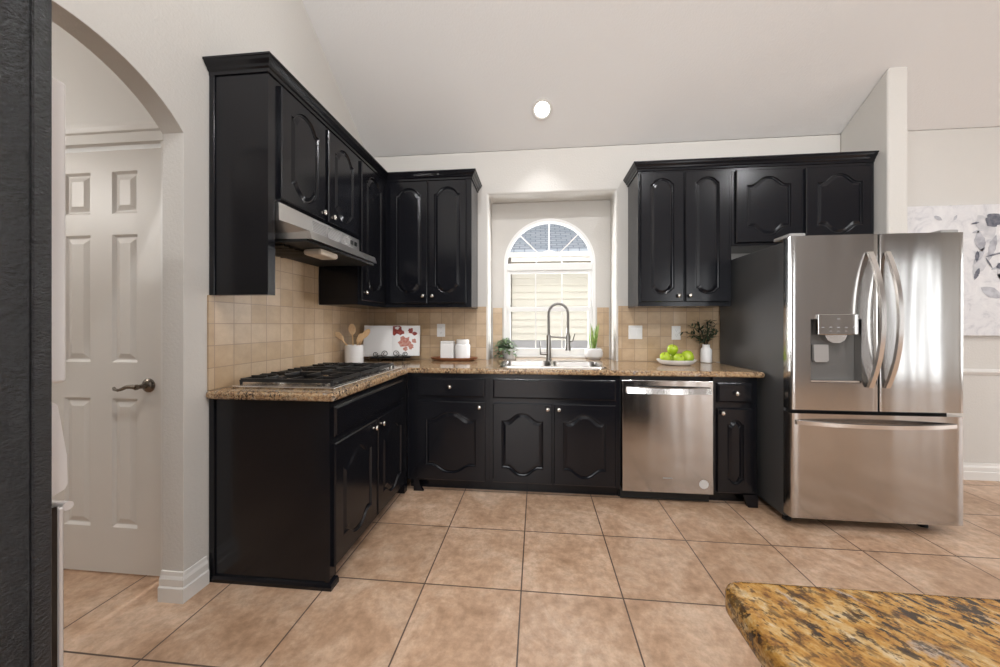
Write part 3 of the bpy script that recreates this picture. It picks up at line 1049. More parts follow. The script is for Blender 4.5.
t = thing('upper_cabinet', 'tall single door black upper cabinet in the corner right of the range hood', 'cabinet', (0.15, -0.53, UB))
obj('body', Box(0.011, XF, -0.7495, -0.012, UB, UT), M['black'], t)
d = obj('door', cath_door(ml, -0.725, -0.352, 1.405, 2.405, 0.075, 0.055, 0.075, 0.060, p=-.65, fl=.10), M['black'], t)
knob(d, (XF + 0.0205, -0.690, 1.465), 'x')

t = thing('upper_cabinet', 'black two door upper cabinet on the back wall left of the window', 'cabinet', (0.67, -0.15, UB))
obj('body', Box(XF + 0.001, 1.036, -XF, -0.010, UB, UT), M['black'], t)
for a, b, kx in ((0.350, 0.666, 0.634), (0.680, 0.992, 0.714)):
    d = obj('door', cath_door(mbu, a, b, 1.405, 2.415, 0.054, 0.055, 0.078, 0.058, p=-.65, fl=.10), M['black'], t)
    knob(d, (kx, -XF - 0.0205, 1.465), 'y-')

t = thing('upper_cabinet', 'black two door upper cabinet on the back wall right of the window', 'cabinet', (2.7, -0.15, UB))
obj('body', Box(2.356, 3.046, -XF, -0.010, UB, UT), M['black'], t)
for a, b, kx in ((2.372, 2.692, 2.652), (2.706, 3.024, 2.735)):
    d = obj('door', cath_door(mbu, a, b, 1.405, 2.408, 0.078, 0.050, 0.062, 0.042, p=-.65, fl=.08), M['black'], t)
    knob(d, (kx, -XF - 0.0205, 1.452), 'y-')

t = thing('upper_cabinet', 'short black two door cabinet above the refrigerator', 'cabinet', (3.54, -0.15, 1.83))
obj('body', Box(3.048, 4.036, -XF, -0.010, 1.828, UT), M['black'], t)
for a, b in ((3.073, 3.532), (3.562, 4.020)):
    obj('door', cath_door(mbu, a, b, 1.850, 2.398, 0.080, 0.055, 0.055, 0.060), M['black'], t)

CP = [(0.0, 2.425), (0.006, 2.425), (0.007, 2.440), (0.014, 2.446), (0.018, 2.456), (0.030, 2.470), (0.034, 2.480), (0.039, 2.482), (0.039, 2.4908), (0.0, 2.4908)]
CPs = [(a + 0.0008, b) for a, b in CP]
bm = sweep(bmesh.new(), [(0.002, LY), (XF, LY), (XF, -XF), (1.036, -XF), (1.036, -0.002)], CPs)
tag(obj('crown_molding', bm, M['black']), 'black crown molding wrapping the upper cabinets left of the window', 'molding')
bm = sweep(bmesh.new(), [(2.356, -0.002), (2.356, -XF), (4.036, -XF)], CPs)
tag(obj('crown_molding', bm, M['black']), 'black crown molding along the upper cabinets right of the window', 'molding')

# ------------------------------------------------------------------ range hood
HY0, HY1 = -1.513, -0.757
t = thing('range_hood', 'stainless under cabinet range hood above the cooktop', 'range hood', (0.22, -1.135, 1.62))
bm = bmesh.new()
# lofted shell: (x of front, z) with taper of the lip
sec = [(0.316, 1.828, 0.0), (0.318, 1.742, 0.0), (0.452, 1.694, 0.035), (0.464, 1.654, 0.035)]
rows = []
for x, z, tp in sec:
    rows.append([bm.verts.new((x, HY0 + tp, z)), bm.verts.new((x, HY1 - tp, z))])
bk = [bm.verts.new((0.012, HY0, 1.828)), bm.verts.new((0.012, HY1, 1.828)), bm.verts.new((0.012, HY0, 1.655)), bm.verts.new((0.012, HY1, 1.655))]
for a, b in zip(rows, rows[1:]): bm.faces.new([a[0], a[1], b[1], b[0]])
bm.faces.new([bk[0], bk[1], rows[0][1], rows[0][0]])
bm.faces.new([bk[0], rows[0][0], rows[1][0], rows[2][0], rows[3][0], bk[2]])
bm.faces.new([bk[1], bk[3], rows[3][1], rows[2][1], rows[1][1], rows[0][1]])
bm.faces.new([bk[0], bk[2], bk[3], bk[1]])
obj('shell', bm, M['hood'], t)
bm = bmesh.new()
box(bm, 0.025, 0.44, HY0 + 0.03, HY1 - 0.03, 1.640, 1.654)
obj('underside', bm, M['dark'], t)
bm = bmesh.new()
for i in range(9):
    y = HY0 + 0.06 + i * 0.036
    tube(bm, [(0.05, y, 1.634), (0.30, y, 1.632)], 0.007, 6)
obj('filter', bm, M['mesh'], t)
bm = Box(0.318, 0.425, -1.345, -1.185, 1.604, 1.6395, 0.014, 2)
obj('lamp_lens', bm, M['hoodlens'], t)
bm = bmesh.new()
for g in range(3):
    for i in range(7):
        z = 1.757 + i * 0.0085
        box(bm, 0.317, 0.3195, -1.262 + g * 0.145, -1.262 + g * 0.145 + 0.125, z, z + 0.004)
obj('vent_slots', bm, M['plastic'], t)
for y in (-0.81, -0.86):
    obj('switch_button', Box(0.3185, 0.324, y - 0.014, y + 0.014, 1.772, 1.800, 0.002), M['dark'], t)
bm = Box(0.317, 0.3192, -0.93, -0.895, 1.77, 1.80)
obj('control_plate', bm, M['plastic'], t)

# ------------------------------------------------------------------ cooktop
t = thing('gas_cooktop', 'stainless gas cooktop with black cast iron grates on the left counter', 'cooktop', (0.33, -1.06, CT1))
KX0, KX1, KY0, KY1 = 0.048, 0.597, -1.500, -0.660
bm = Box(KX0, KX1, KY0, KY1, CT1 + 0.0008, CT1 + 0.012, 0.004, 2)
box(bm, KX0 + 0.02, KX1 - 0.02, KY0 + 0.02, KY1 - 0.02, CT1 + 0.010, CT1 + 0.013)
obj('body', bm, M['steelh'], t)
bz = CT1 + 0.0135
burn = [(0.20, -1.35, .034), (0.46, -1.35, .028), (0.33, -1.08, .044), (0.20, -0.85, .028), (0.46, -0.85, .036)]
for x, y, r in burn:
    b_ = obj('burner', lathe(bmesh.new(), [(r + .018, 0.0), (r + .016, 0.006), (r, 0.008), (r - .004, 0.016), (0, 0.016)], (x, y, bz), 24), M['nickel'], t, True)
    obj('burner_cap', lathe(bmesh.new(), [(r + .002, 0.0165), (r + .003, 0.021), (r - .004, 0.025), (0, 0.0255)], (x, y, bz), 24), M['iron'], b_, True)
gz = CT1 + 0.037


def grate(y0, y1, centers):
    bm = bmesh.new()
    x0, x1 = KX0 + 0.03, KX1 - 0.035
    r = 0.0065

    def bar(p, q):
        a, b = Vector(p), Vector(q); d = (b - a).normalized(); s_ = Vector((-d.y, d.x, 0)) * 0.006
        vs = []
        for P_ in (a, b):
            for sg, z in ((1, 0.007), (-1, 0.007), (-1, -0.010), (1, -0.010)):
                vs.append(bm.verts.new(P_ + s_ * sg * (0.7 if z > 0 else 1.0) + Vector((0, 0, z))))
        for f in ((0, 1, 2, 3), (7, 6, 5, 4), (0, 4, 5, 1), (1, 5, 6, 2), (2, 6, 7, 3), (3, 7, 4, 0)): bm.faces.new([vs[i] for i in f])
    for p, q in (((x0, y0, gz), (x1, y0, gz)), ((x0, y1, gz), (x1, y1, gz)), ((x0, y0, gz), (x0, y1, gz)), ((x1, y0, gz), (x1, y1, gz))): bar(p, q)
    ym = (y0 + y1) / 2
    for cx_, cy_ in centers:
        for a, ext in ((0, x1 - cx_), (90, y1 - cy_), (180, cx_ - x0), (270, cy_ - y0)):
            d = Vector((math.cos(math.radians(a)), math.sin(math.radians(a)), 0))
            L_ = min(ext, 0.2)
            bar(Vector((cx_, cy_, gz + .003)) + d * 0.022, Vector((cx_, cy_, gz + 0.003)) + d * L_)
    if len(centers) == 2:
        xm = (centers[0][0] + centers[1][0]) / 2
        bar((xm, y0, gz), (xm, y1, gz))
    k_ = 4
    for q in range(1, k_):
        y = y0 + (y1 - y0) * q / k_
        for xa, xb in ((x0, x0 + 0.085), (x1, x1 - 0.085)):
            bar((xa, y, gz + 0.006), (xb, y, gz + 0.006))
    for x in (x0, x1):
        for y in (y0, y1):
            tube(bm, [(x, y, gz), (x, y, CT1 + 0.0135)], [0.008, 0.006], 8)
    return bm


obj('grate', grate(KY0 + .03, -1.205, [(0.20, -1.35), (0.46, -1.35)]), M['iron'], t)
obj('grate', grate(-1.197, -0.978, [(0.33, -1.08)]), M['iron'], t)
obj('grate', grate(-0.970, -0.745, [(0.20, -0.85), (0.46, -0.85)]), M['iron'], t)
for x in (0.12, 0.22, 0.33, 0.44, 0.53):
    obj('control_knob', lathe(bmesh.new(), [(0.020, 0.0), (0.020, 0.004), (0.017, 0.008), (0.015, 0.026), (0.012, 0.029), (0, 0.029)], (x, -0.700, bz - .001), 18), M['nickel'], t, True)

# ------------------------------------------------------------------ refrigerator
RX0, RX1 = 3.084, 4.004
t = thing('refrigerator', 'stainless french door refrigerator with water dispenser', 'refrigerator', (3.525, -0.45, 0))
bm = Box(RX0 + 0.008, RX1 - 0.008, -0.792, -0.045, 0.045, 1.742, 0.006, 2)
obj('cabinet_body', bm, M['fridge_side'], t)
YD = -0.867


def bulge_door(x0, x1, z0, z1, full0, full1, hole=None, n=16, b=0.006, yb=-0.800):
    """door with a gently bowed face"""
    bm = bmesh.new()

    def yf(x):
        s = (x - (full0 + full1) / 2) / ((full1 - full0) / 2)
        return YD + b * (s * s) - b * 0.5
    r = 0.006
    xs = sorted({round(x, 5) for x in [x0, x0 + r * .3, x0 + r, x1 - r, x1 - r * .3, x1] + [x0 + (x1 - x0) * i / n for i in range(1, n)] + ([hole[0], hole[1]] if hole else [])})
    zs = [z0] + ([hole[2], hole[3]] if hole else []) + [z1]

    def yy(x):
        e = min(x - x0, x1 - x)
        d = 0.0
        if e < r: d = r * (1 - math.sqrt(max(0, 1 - ((r - e) / r) ** 2)))
        return yf(x) + d
    V = {}

    def v(x, z, back=False):
        k = (x, z, back)
        if k not in V: V[k] = bm.verts.new((x, yb if back else yy(x), z))
        return V[k]
    for i in range(len(xs) - 1):
        for j in range(len(zs) - 1):
            m_ = ((xs[i] + xs[i + 1]) / 2, (zs[j] + zs[j + 1]) / 2)
            if hole and hole[0] < m_[0] < hole[1] and hole[2] < m_[1] < hole[3]: continue
            bm.faces.new([v(xs[i], zs[j]), v(xs[i + 1], zs[j]), v(xs[i + 1], zs[j + 1]), v(xs[i], zs[j + 1])])
        for z in (z0, z1):
            bm.faces.new([v(xs[i], z), v(xs[i + 1], z), v(xs[i + 1], z, True), v(xs[i], z, True)])
    for x in (x0, x1):
        bm.faces.new([v(x, z) for z in zs] + [v(x, z1, True), v(x, z0, True)])
    bm.faces.new([v(x0, z0, True), v(x1, z0, True), v(x1, z1, True), v(x0, z1, True)])
    if hole:
        # pocket walls
        h0, h1, k0, k1 = hole
        hx_ = [x for x in xs if h0 - 1e-6 <= x <= h1 + 1e-6]
        yb2 = YD + 0.055
        for z in (k0, k1):
            for a, c in zip(hx_, hx_[1:]):
                bm.faces.new([v(a, z), v(c, z), bm.verts.new((c, yb2, z)), bm.verts.new((a, yb2, z))])
        for x in (h0, h1):
            bm.faces.new([v(x, k0), v(x, k1), bm.verts.new((x, yb2, k1)), bm.verts.new((x, yb2, k0))])
    return bm


SEAM = 3.556
HOLE = (3.190, 3.464, 0.886, 1.262)
dl = obj('door', bulge_door(RX0, SEAM - 0.004, 0.722, 1.760, RX0, RX1, HOLE), M['steel'], t, True, angle=30)
dr = obj('door', bulge_door(SEAM + 0.004, RX1, 0.722, 1.760, RX0, RX1), M['steel'], t, True, angle=30)
fz = obj('freezer_drawer', bulge_door(RX0, RX1, 0.075, 0.700, RX0, RX1), M['steel'], t, True, angle=30)
obj('gasket', Box(RX0 + 0.02, RX1 - 0.02, -0.7995, -0.7925, 0.08, 1.752), M['rubber'], t)
# handles


def bow(bm, pts, wv, w=0.026, th=0.012, out=Vector((0, -1, 0))):
    rows_ = []
    for p in pts:
        p = Vector(p)
        a = Vector(wv) * w / 2; b = out * th
        rows_.append([bm.verts.new(p - a), bm.verts.new(p + a), bm.verts.new(p + a * .8 + b), bm.verts.new(p - a * .8 + b)])
    for A, B in zip(rows_, rows_[1:]):
        for k in range(4): bm.faces.new([A[k], A[(k + 1) % 4], B[(k + 1) % 4], B[k]])
    bm.faces.new(rows_[0]); bm.faces.new(list(reversed(rows_[-1])))


for d_, x in ((dl, 3.502), (dr, 3.592)):
    bm = bmesh.new()
    n = 18
    pts = []
    for i in range(n + 1):
        s = -1 + 2 * i / n
        pts.append((x, YD - 0.004 - 0.075 * (1 - abs(s) ** 2.2), 1.258 + s * 0.396))
    bow(bm, pts, (1, 0, 0), 0.030, 0.014)
    obj('handle', bm, M['steelh'], d_, True, angle=30)
bm = bmesh.new()
pts = []
for i in range(19):
    s = -1 + 2 * i / 18
    pts.append((3.532 + s * 0.424, YD + 0.004 - 0.062 * (1 - abs(s) ** 2.2), 0.648))
bow(bm, pts, (0, 0, 1), 0.028, 0.014)
obj('handle', bm, M['steelh'], fz, True, angle=30)
# dispenser
dp = obj('dispenser', Box(HOLE[0] + .001, HOLE[1] - .001, YD + 0.045, YD + 0.060, HOLE[2] + .001, HOLE[3] - .001), M['darkplastic'], dl)
obj('display_panel', Box(3.222, 3.440, YD - 0.012, YD + 0.030, 1.170, 1.292, 0.004, 2), M['steel'], dl)
bm = bmesh.new()
pts = [(3.270, 1.168), (3.392, 1.168), (3.378, 1.138), (3.352, 1.122), (3.312, 1.122), (3.284, 1.138)]
plate([pts], lambda a, b, q: (a, q, b), YD + 0.002, YD + 0.044, bm)
obj('spout', bm, M['steelh'], dl)
bm = bmesh.new()
pts = [(3.218, 1.110), (3.300, 1.110), (3.310, 1.015), (3.300, 1.005), (3.238, 1.005), (3.228, 1.015)]
plate([pts], lambda a, b, q: (a, q + (1.11 - b) * 0.10, b), YD + 0.016, YD + 0.030, bm)
obj('paddle', bm, M['plastic'], dl)
bm = bmesh.new()
box(bm, HOLE[0] + .004, HOLE[1] - .004, YD + 0.004, YD + 0.044, HOLE[2] + .002, HOLE[2] + .012)
obj('drip_tray', bm, M['steelh'], dl)
icons = [(3.248 + i * 0.042, 1.214, 0.007, 0.002) for i in range(5)] + [(3.29 + i * 0.042, 1.1915, 0.005, 0.0015) for i in range(3)] + [(3.333, 1.2635, 0.007, 0.0015)]
for x, z, hw, hh in icons:
    obj('touch_icon', Box(x - hw, x + hw, YD - 0.0130, YD - 0.0118, z - hh, z + hh), M['slot'], dl)
for x in (RX0 + 0.05, RX1 - 0.05):
    obj('hinge_cap', Box(x - 0.045, x + 0.045, -0.845, -0.70, 1.7605, 1.782, 0.006, 2), M['plastic'], t)
for x in (RX0 + 0.06, RX1 - 0.09):
    obj('foot', lathe(bmesh.new(), [(0.024, 0.0), (0.024, 0.022), (0.014, 0.028), (0.014, 0.0455), (0, 0.0455)], (x, -0.74, 0), 16), M['rubber'], t)
for x in (RX0 + 0.06, RX1 - 0.09):
    obj('foot', lathe(bmesh.new(), [(0.024, 0.0), (0.024, 0.022), (0.014, 0.028), (0.014, 0.0455), (0, 0.0455)], (x, -0.12, 0), 16), M['rubber'], t)

# ------------------------------------------------------------------ tall oven cabinet at the left foreground
TXF, TYF = 0.871, -2.637
t = thing('oven_cabinet', 'tall black oven cabinet cut off by the left edge of the picture', 'cabinet', (0.43, -2.95, 0))
bm = bmesh.new()
box(bm, 0.004, TXF - 0.003, -3.25, TYF - 0.021, 0.0, 2.30)
obj('body', bm, M['tower'], t)
bm = bmesh.new()
us, vs = [0.004, 0.05, 0.80, TXF], [0.0, 0.30, 0.956, 0.966, 1.62, 2.30]
box(bm, 0.004, TXF, TYF - 0.0195, TYF, 0.0, 2.30, 0.0015)
obj('face_frame', bm, M['tower'], t)
t = thing('microwave_oven', 'built-in microwave edge showing above the wall oven at left', 'microwave', (0.43, TYF, 1.14))
obj('door', Box(0.03, 0.8480, TYF + 0.0006, TYF + 0.030, 1.142, 1.602, 0.004, 2), M['ovenwhite'], t)
obj('window', Box(0.12, 0.60, TYF + 0.0302, TYF + 0.032, 1.22, 1.54), M['ovenglass'], t)
t = thing('wall_oven', 'built-in wall oven edge with pale control panel and black door at left', 'oven', (0.43, TYF, 0.3))
bm = bmesh.new()
prof = [(0.0006, 0.968), (0.028, 0.978), (0.031, 0.985), (0.030, 1.03), (0.020, 1.108), (0.016, 1.113), (0.0006, 1.113)]
plate([prof], lambda a, b, q: (q, TYF + a, b), 0.03, 0.8475, bm)
obj('control_panel', bm, M['ovenwhite'], t)
dd = obj('door', Box(0.03, 0.8435, TYF + 0.0006, TYF + 0.022, 0.32, 0.955), M['ovenglass'], t)
obj('door_skin', Box(0.03, 0.8435, TYF + 0.0222, TYF + 0.030, 0.32, 0.950, 0.002), M['ovenwhite'], dd)
bm = bmesh.new()
tube(bm, [(0.06, TYF + 0.040, 0.945), (0.834, TYF + 0.040, 0.945)], 0.007, 12)
for x in (0.10, 0.80): tube(bm, [(x, TYF + 0.029, 0.945), (x, TYF + 0.040, 0.945)], 0.006, 8)
obj('handle', bm, M['ovenwhite'], dd, True)

# ------------------------------------------------------------------ island in the right foreground
IX0, IY1 = 1.796, -2.612
bm = bmesh.new()
pts = arc(IX0 + 0.022, IY1 - 0.022, 0.022, 180, 90, 6) + [(3.1, IY1), (3.1, -3.75), (IX0, -3.75)]
plate([pts], lambda a, b, q: (a, b, q), 0.876, 0.914, bm)
o = tag(obj('island_countertop', bm, M['granite']), 'gold granite island top filling the lower right corner of the picture', 'countertop')
bevel_mod(o, 0.012, 5, 50)
t = thing('island_cabinet', 'black island cabinet under the granite in the right foreground', 'cabinet', (2.45, -3.2, 0))
bm = bmesh.new()
box(bm, IX0 + 0.03, 3.07, -3.72, IY1 - 0.035, 0.0, 0.8745)
obj('body', bm, M['black'], t)
bm = sweep(bmesh.new(), [(3.07, IY1 - 0.035), (IX0 + 0.03, IY1 - 0.035), (IX0 + 0.03, -3.72)], [(0.0005, 0.0), (0.012, 0.0), (0.012, 0.06), (0.0005, 0.07)])
obj('base_molding', bm, M['black'], t)

# ------------------------------------------------------------------ window
WY = ND + 0.012
t = thing('window_1', 'white arched window with sunburst grille over the sink', 'window', (WX, WY, 0.93))
t['kind'] = 'structure'


def ring_arch(r0, r1, z0, y0, y1, n=36):
    bm = bmesh.new()
    A = [(WX - r1, z0)] + arc(WX, WZS, r1, 180, 0, n) + [(WX + r1, z0)]
    B = [(WX - r0, z0)] + arc(WX, WZS, r0, 180, 0, n) + [(WX + r0, z0)]
    fs = [[A[i], A[i + 1], B[i + 1], B[i]] for i in range(len(A) - 1)]
    return plate(fs, lambda a, b, q: (a, q, b), y0, y1, bm)


bm = ring_arch(WR - 0.020, WR + 0.010, 0.932, ND - 0.010, ND + 0.0005)
obj('frame', ring_arch(WR - 0.030, WR - 0.0015, 0.932, ND - 0.006, ND + 0.070), M['vinyl'], t, True, angle=30)
bm2 = bmesh.new()
W0, W1 = WX - WR + 0.030, WX + WR - 0.030
box(bm2, W0, W1, ND + 0.004, ND + 0.060, 1.752, 1.822, 0.003)         # transom bar
obj('transom', bm2, M['vinyl'], t)
bm2 = bmesh.new()
box(bm2, W0, W1, ND + 0.012, ND + 0.055, 1.358, 1.402, 0.003)
box(bm2, W0, W0 + 0.030, ND + 0.018, ND + 0.055, 1.402, 1.752, 0.003)
box(bm2, W1 - 0.030, W1, ND + 0.018, ND + 0.055, 1.402, 1.752, 0.003)
box(bm2, W0 + 0.03, W1 - 0.03, ND + 0.018, ND + 0.055, 1.725, 1.752, 0.003)
obj('upper_sash', bm2, M['vinyl'], t)
bm2 = bmesh.new()
box(bm2, W0, W1, ND + 0.006, ND + 0.05, 0.933, 1.000, 0.003)
box(bm2, W0, W0 + 0.036, ND + 0.010, ND + 0.05, 1.0, 1.358, 0.003)
box(bm2, W1 - 0.036, W1, ND + 0.010, ND + 0.05, 1.0, 1.358, 0.003)
ls_ = obj('lower_sash', bm2, M['vinyl'], t)
bm2 = bmesh.new()
box(bm2, W0 + 0.012, W0 + 0.024, ND - 0.006, ND + 0.009, 1.06, 1.10, 0.002)
obj('sash_latch', bm2, M['slot'], ls_)
bm2 = bmesh.new()
for x in (1.557, 1.810):
    box(bm2, x - 0.006, x + 0.006, ND + 0.028, ND + 0.044, 1.0, 1.36)
    box(bm2, x - 0.006, x + 0.006, ND + 0.028, ND + 0.044, 1.40, 1.73)
obj('muntin', bm2, M['vinyl'], t)
bm2 = bmesh.new()
hub = 0.125
cz0 = 1.822
tube(bm2, [(p[0], ND + 0.038, p[1]) for p in arc(WX, cz0, hub, 180, 0, 16)], 0.006, 6)
for a in (45, 90, 135):
    ca, sa = math.cos(math.radians(a)), math.sin(math.radians(a))
    tube(bm2, [(WX + hub * ca, ND + 0.038, cz0 + hub * sa), (WX + (WR - 0.03) * ca, ND + 0.038, cz0 + (WR - 0.03) * sa)], 0.006, 6)
obj('sunburst_grille', bm2, M['vinyl'], t)
bm2 = bmesh.new()
pane = [(W0, 0.94)] + [(W0, WZS)] + arc(WX, WZS, WR - 0.031, 180, 0, 30)[1:-1] + [(W1, WZS), (W1, 0.94)]
plate([pane], lambda a, b, q: (a, q, b), ND + 0.047, ND + 0.050, bm2)
obj('glass_pane', bm2, M['glass'], t)
bm.free()
bm = Box(W0 + 0.0, W1 - 0.0, ND - 0.012, ND + 0.004, 0.9155, 0.9315, 0.003)
struct('window_sill', Box(WX - WR - 0.0, WX + WR, ND - 0.030, ND - 0.0005, CT1 + 0.0005, 0.934, 0.003), M['vinyl'], 'white sill strip under the arched window')
bm.free()

# ------------------------------------------------------------------ neighbour house outside
struct('ground', Box(-4, 9, 0.4, 14, -0.30, -0.2), M['extgrey'], 'pale concrete ground outside the window')
t = thing('neighbor_house', 'cream sided house with grey shingle roof outside the window', 'house', (2, 4.6, -0.2))
NY = 4.2
bm = bmesh.new()
z = 0.90
lap = 0.145
while z < 2.50:
    # each lap board leans out at its bottom
    v4 = [bm.verts.new(p) for p in ((-3, NY - 0.030, z), (8, NY - 0.030, z), (8, NY, min(z + lap, 2.52)), (-3, NY, min(z + lap, 2.52)))]
    bm.faces.new(v4)
    v5 = [bm.verts.new(p) for p in ((-3, NY - 0.030, z), (8, NY - 0.030, z), (8, NY + 0.01, z), (-3, NY + 0.01, z))]
    bm.faces.new(v5)
    z += lap
box(bm, -3, 8, NY + 0.012, NY + 0.1, -0.2, 2.6)
obj('lap_siding', bm, M['siding'], t)
obj('foundation', Box(-3, 8, NY - 0.030, NY + 0.011, -0.2, 0.895), M['extgrey'], t)
bm = Box(-3.2, 8.2, NY - 0.23, NY - 0.20, 2.52, 2.68, 0.004)
obj('fascia', bm, M['extwhite'], t)
obj('soffit', Box(-3.2, 8.2, NY - 0.198, NY + 0.012, 2.535, 2.56), M['soffit'], t)
bm = bmesh.new()
plate([[(NY - 0.28, 2.69), (NY + 3.6, 2.69 + 3.88 * 0.70), (NY + 3.6, 2.75 + 3.88 * 0.70), (NY - 0.28, 2.75)]], lambda a, b, q: (q, a, b), -3.3, 8.3, bm)
obj('shingle_roof', bm, M['shingle'], t)
bm = Box(-3.2, 8.2, NY - 0.32, NY - 0.231, 2.60, 2.70, 0.012, 2)
g_ = obj('gutter', bm, M['extwhite'], t)
bm = bmesh.new()
tube(bm, [(1.0, NY - 0.27, 2.60), (1.0, NY - 0.26, 2.50), (1.0, NY - 0.09, 2.34), (1.0, NY - 0.075, 2.2), (1.0, NY - 0.075, 0.0)], 0.042, 8)
obj('downspout', bm, M['extdark'], t)

# ------------------------------------------------------------------ ceiling light
t = thing('ceiling_light', 'round recessed ceiling light above the sink, switched on', 'light', CAN)
sl = Matrix.Rotation(-math.atan(SL), 4, 'X')


def tilt(bm):
    bmesh.ops.rotate(bm, cent=(0, 0, 0), matrix=sl, verts=bm.verts)
    bmesh.ops.translate(bm, vec=CAN, verts=bm.verts)
    return bm


bm = lathe(bmesh.new(), [(0.085, -0.0005), (0.085, -0.006), (0.074, -0.009), (0.060, -0.004), (0.060, -0.0005)], (0, 0, 0), 32)
obj('trim_ring', tilt(bm), M['trim'], t, True)
bm = lathe(bmesh.new(), [(0.0, -0.003), (0.0595, -0.003), (0.0595, -0.0008), (0.0, -0.0008)], (0, 0, 0), 32)
obj('lens', tilt(bm), M['lens'], t)

# ------------------------------------------------------------------ outlets


def outlet(x0, x1, z0, z1, y, label, kind, group=None):
    t = thing('wall_outlet' if kind == 'outlet' else 'light_switch', label, 'outlet' if kind == 'outlet' else 'switch', ((x0 + x1) / 2, y, z0))
    obj('cover_plate', Box(x0, x1, y - 0.006, y - 0.0005, z0, z1, 0.002), M['plate'], t)
    xm, zm = (x0 + x1) / 2, (z0 + z1) / 2
    if kind == 'outlet':
        for dz in (0.021, -0.021):
            r_ = obj('receptacle', Box(xm - 0.017, xm + 0.017, y - 0.0085, y - 0.0062, zm + dz - 0.014, zm + dz + 0.014, 0.001), M['plate'], t)
            bm = bmesh.new()
            for dx in (-0.006, 0.006): box(bm, xm + dx - 0.0012, xm + dx + 0.0012, y - 0.0092, y - 0.0086, zm + dz - 0.002, zm + dz + 0.007)
            box(bm, xm - 0.0022, xm + 0.0022, y - 0.0092, y - 0.0086, zm + dz - 0.010, zm + dz - 0.006)
            obj('slots', bm, M['slot'], r_)
    else:
        for dx in (-0.024, 0.024):
            obj('rocker', Box(xm + dx - 0.016, xm + dx + 0.016, y - 0.0095, y - 0.0062, zm - 0.033, zm + 0.033, 0.002), M['plate'], t)


outlet(0.660, 0.735, 1.118, 1.236, -0.0095, 'white outlet on the tiles behind the canisters', 'outlet')
outlet(2.359, 2.475, 1.104, 1.222, -0.0095, 'white double rocker switch on the tiles right of the window', 'switch')
outlet(2.718, 2.792, 1.100, 1.218, -0.0095, 'white outlet on the tiles above the bowl of apples', 'outlet')

# ------------------------------------------------------------------ things on the counter
Z = CT1 + 0.0008
# utensil crock
UX, UY = 0.118, -0.465
t = thing('utensil_crock', 'white ceramic crock holding wooden utensils beside the cooktop', 'crock', (UX, UY, Z))
obj('crock_body', lathe(bmesh.new(), [(0.066, Z), (0.070, Z + 0.004), (0.070, Z + 0.150), (0.0685, Z + 0.153), (0.065, Z + 0.150), (0.065, Z + 0.01), (0, Z + 0.008)], (UX, UY, 0), 36), M['ceram'], t, True)


def utensil(name, label, base, tip, kind):
    b, tp = Vector(base), Vector(tip)
    d = (tp - b).normalized()
    t = thing(name, label, 'utensil', base, group=None)
    Lh = (tp - b).length
    obj('handle', tube(bmesh.new(), [b, b + d * (Lh - 0.07)], 0.0055, 8), M['spoon'], t, True)
    bm = bmesh.new()
    side = Vector((0.84, 0.54, 0)); nrm = d.cross(side).normalized()
    n = 10
    rows_ = []
    for i in range(n + 1):
        s = i / n
        if kind == 'spoon': wd = 0.006 + 0.021 * math.sin(PI * min(1, s * 0.93 + .03)) ** .7
        elif kind == 'spat': wd = 0.007 + 0.019 * min(1, s * 2.2)
        else: wd = 0.007 + 0.016 * min(1, s * 3)
        if s > 0.93: wd *= 0.86
        c_ = b + d * (Lh - 0.075 + s * 0.085)
        dz = nrm * (0.006 * math.sin(PI * s) if kind == 'spoon' else 0)
        rows_.append([bm.verts.new(c_ - side * wd + dz * 0), bm.verts.new(c_ + dz + nrm * 0.004), bm.verts.new(c_ + side * wd + dz * 0), bm.verts.new(c_ - nrm * 0.004 + dz)])
    for A, B in zip(rows_, rows_[1:]):
        for k in range(4): bm.faces.new([A[k], A[(k + 1) % 4], B[(k + 1) % 4], B[k]])
    bm.faces.new(rows_[0]); bm.faces.new(list(reversed(rows_[-1])))
    obj('head', bm, M['spoon'], t, True, angle=60)
    return t


utensil('wooden_spatula', 'wooden spatula leaning furthest left in the white crock', (UX + .048, UY + .012, Z + .02), (UX - .102, UY - 0.075, 1.165), 'spat')
utensil('wooden_spoon', 'tall wooden spoon standing upright in the white crock', (UX - .012, UY + .02, Z + .02), (UX - .020, UY + 0.0, 1.225), 'spoon')
utensil('wooden_spoon', 'wooden spoon leaning right in the white crock', (UX - .04, UY + .025, Z + .02), (UX + .092, UY + 0.04, 1.185), 'spoon')
utensil('wooden_turner', 'wooden turner leaning right at the front of the white crock', (UX - .02, UY - .03, Z + .02), (UX + .075, UY - 0.025, 1.150), 'turner')

# cookbook stand with open cookbook, turned towards the room
BX, BY, BR = 0.300, -0.175, math.radians(14)
t = thing('cookbook_stand', 'black scrolled iron cookbook stand in the counter corner', 'book stand', (BX, BY, Z), BR)


def loc_tube(pts, r=0.004, n=6): return tube(bmesh.new(), pts, r, n)


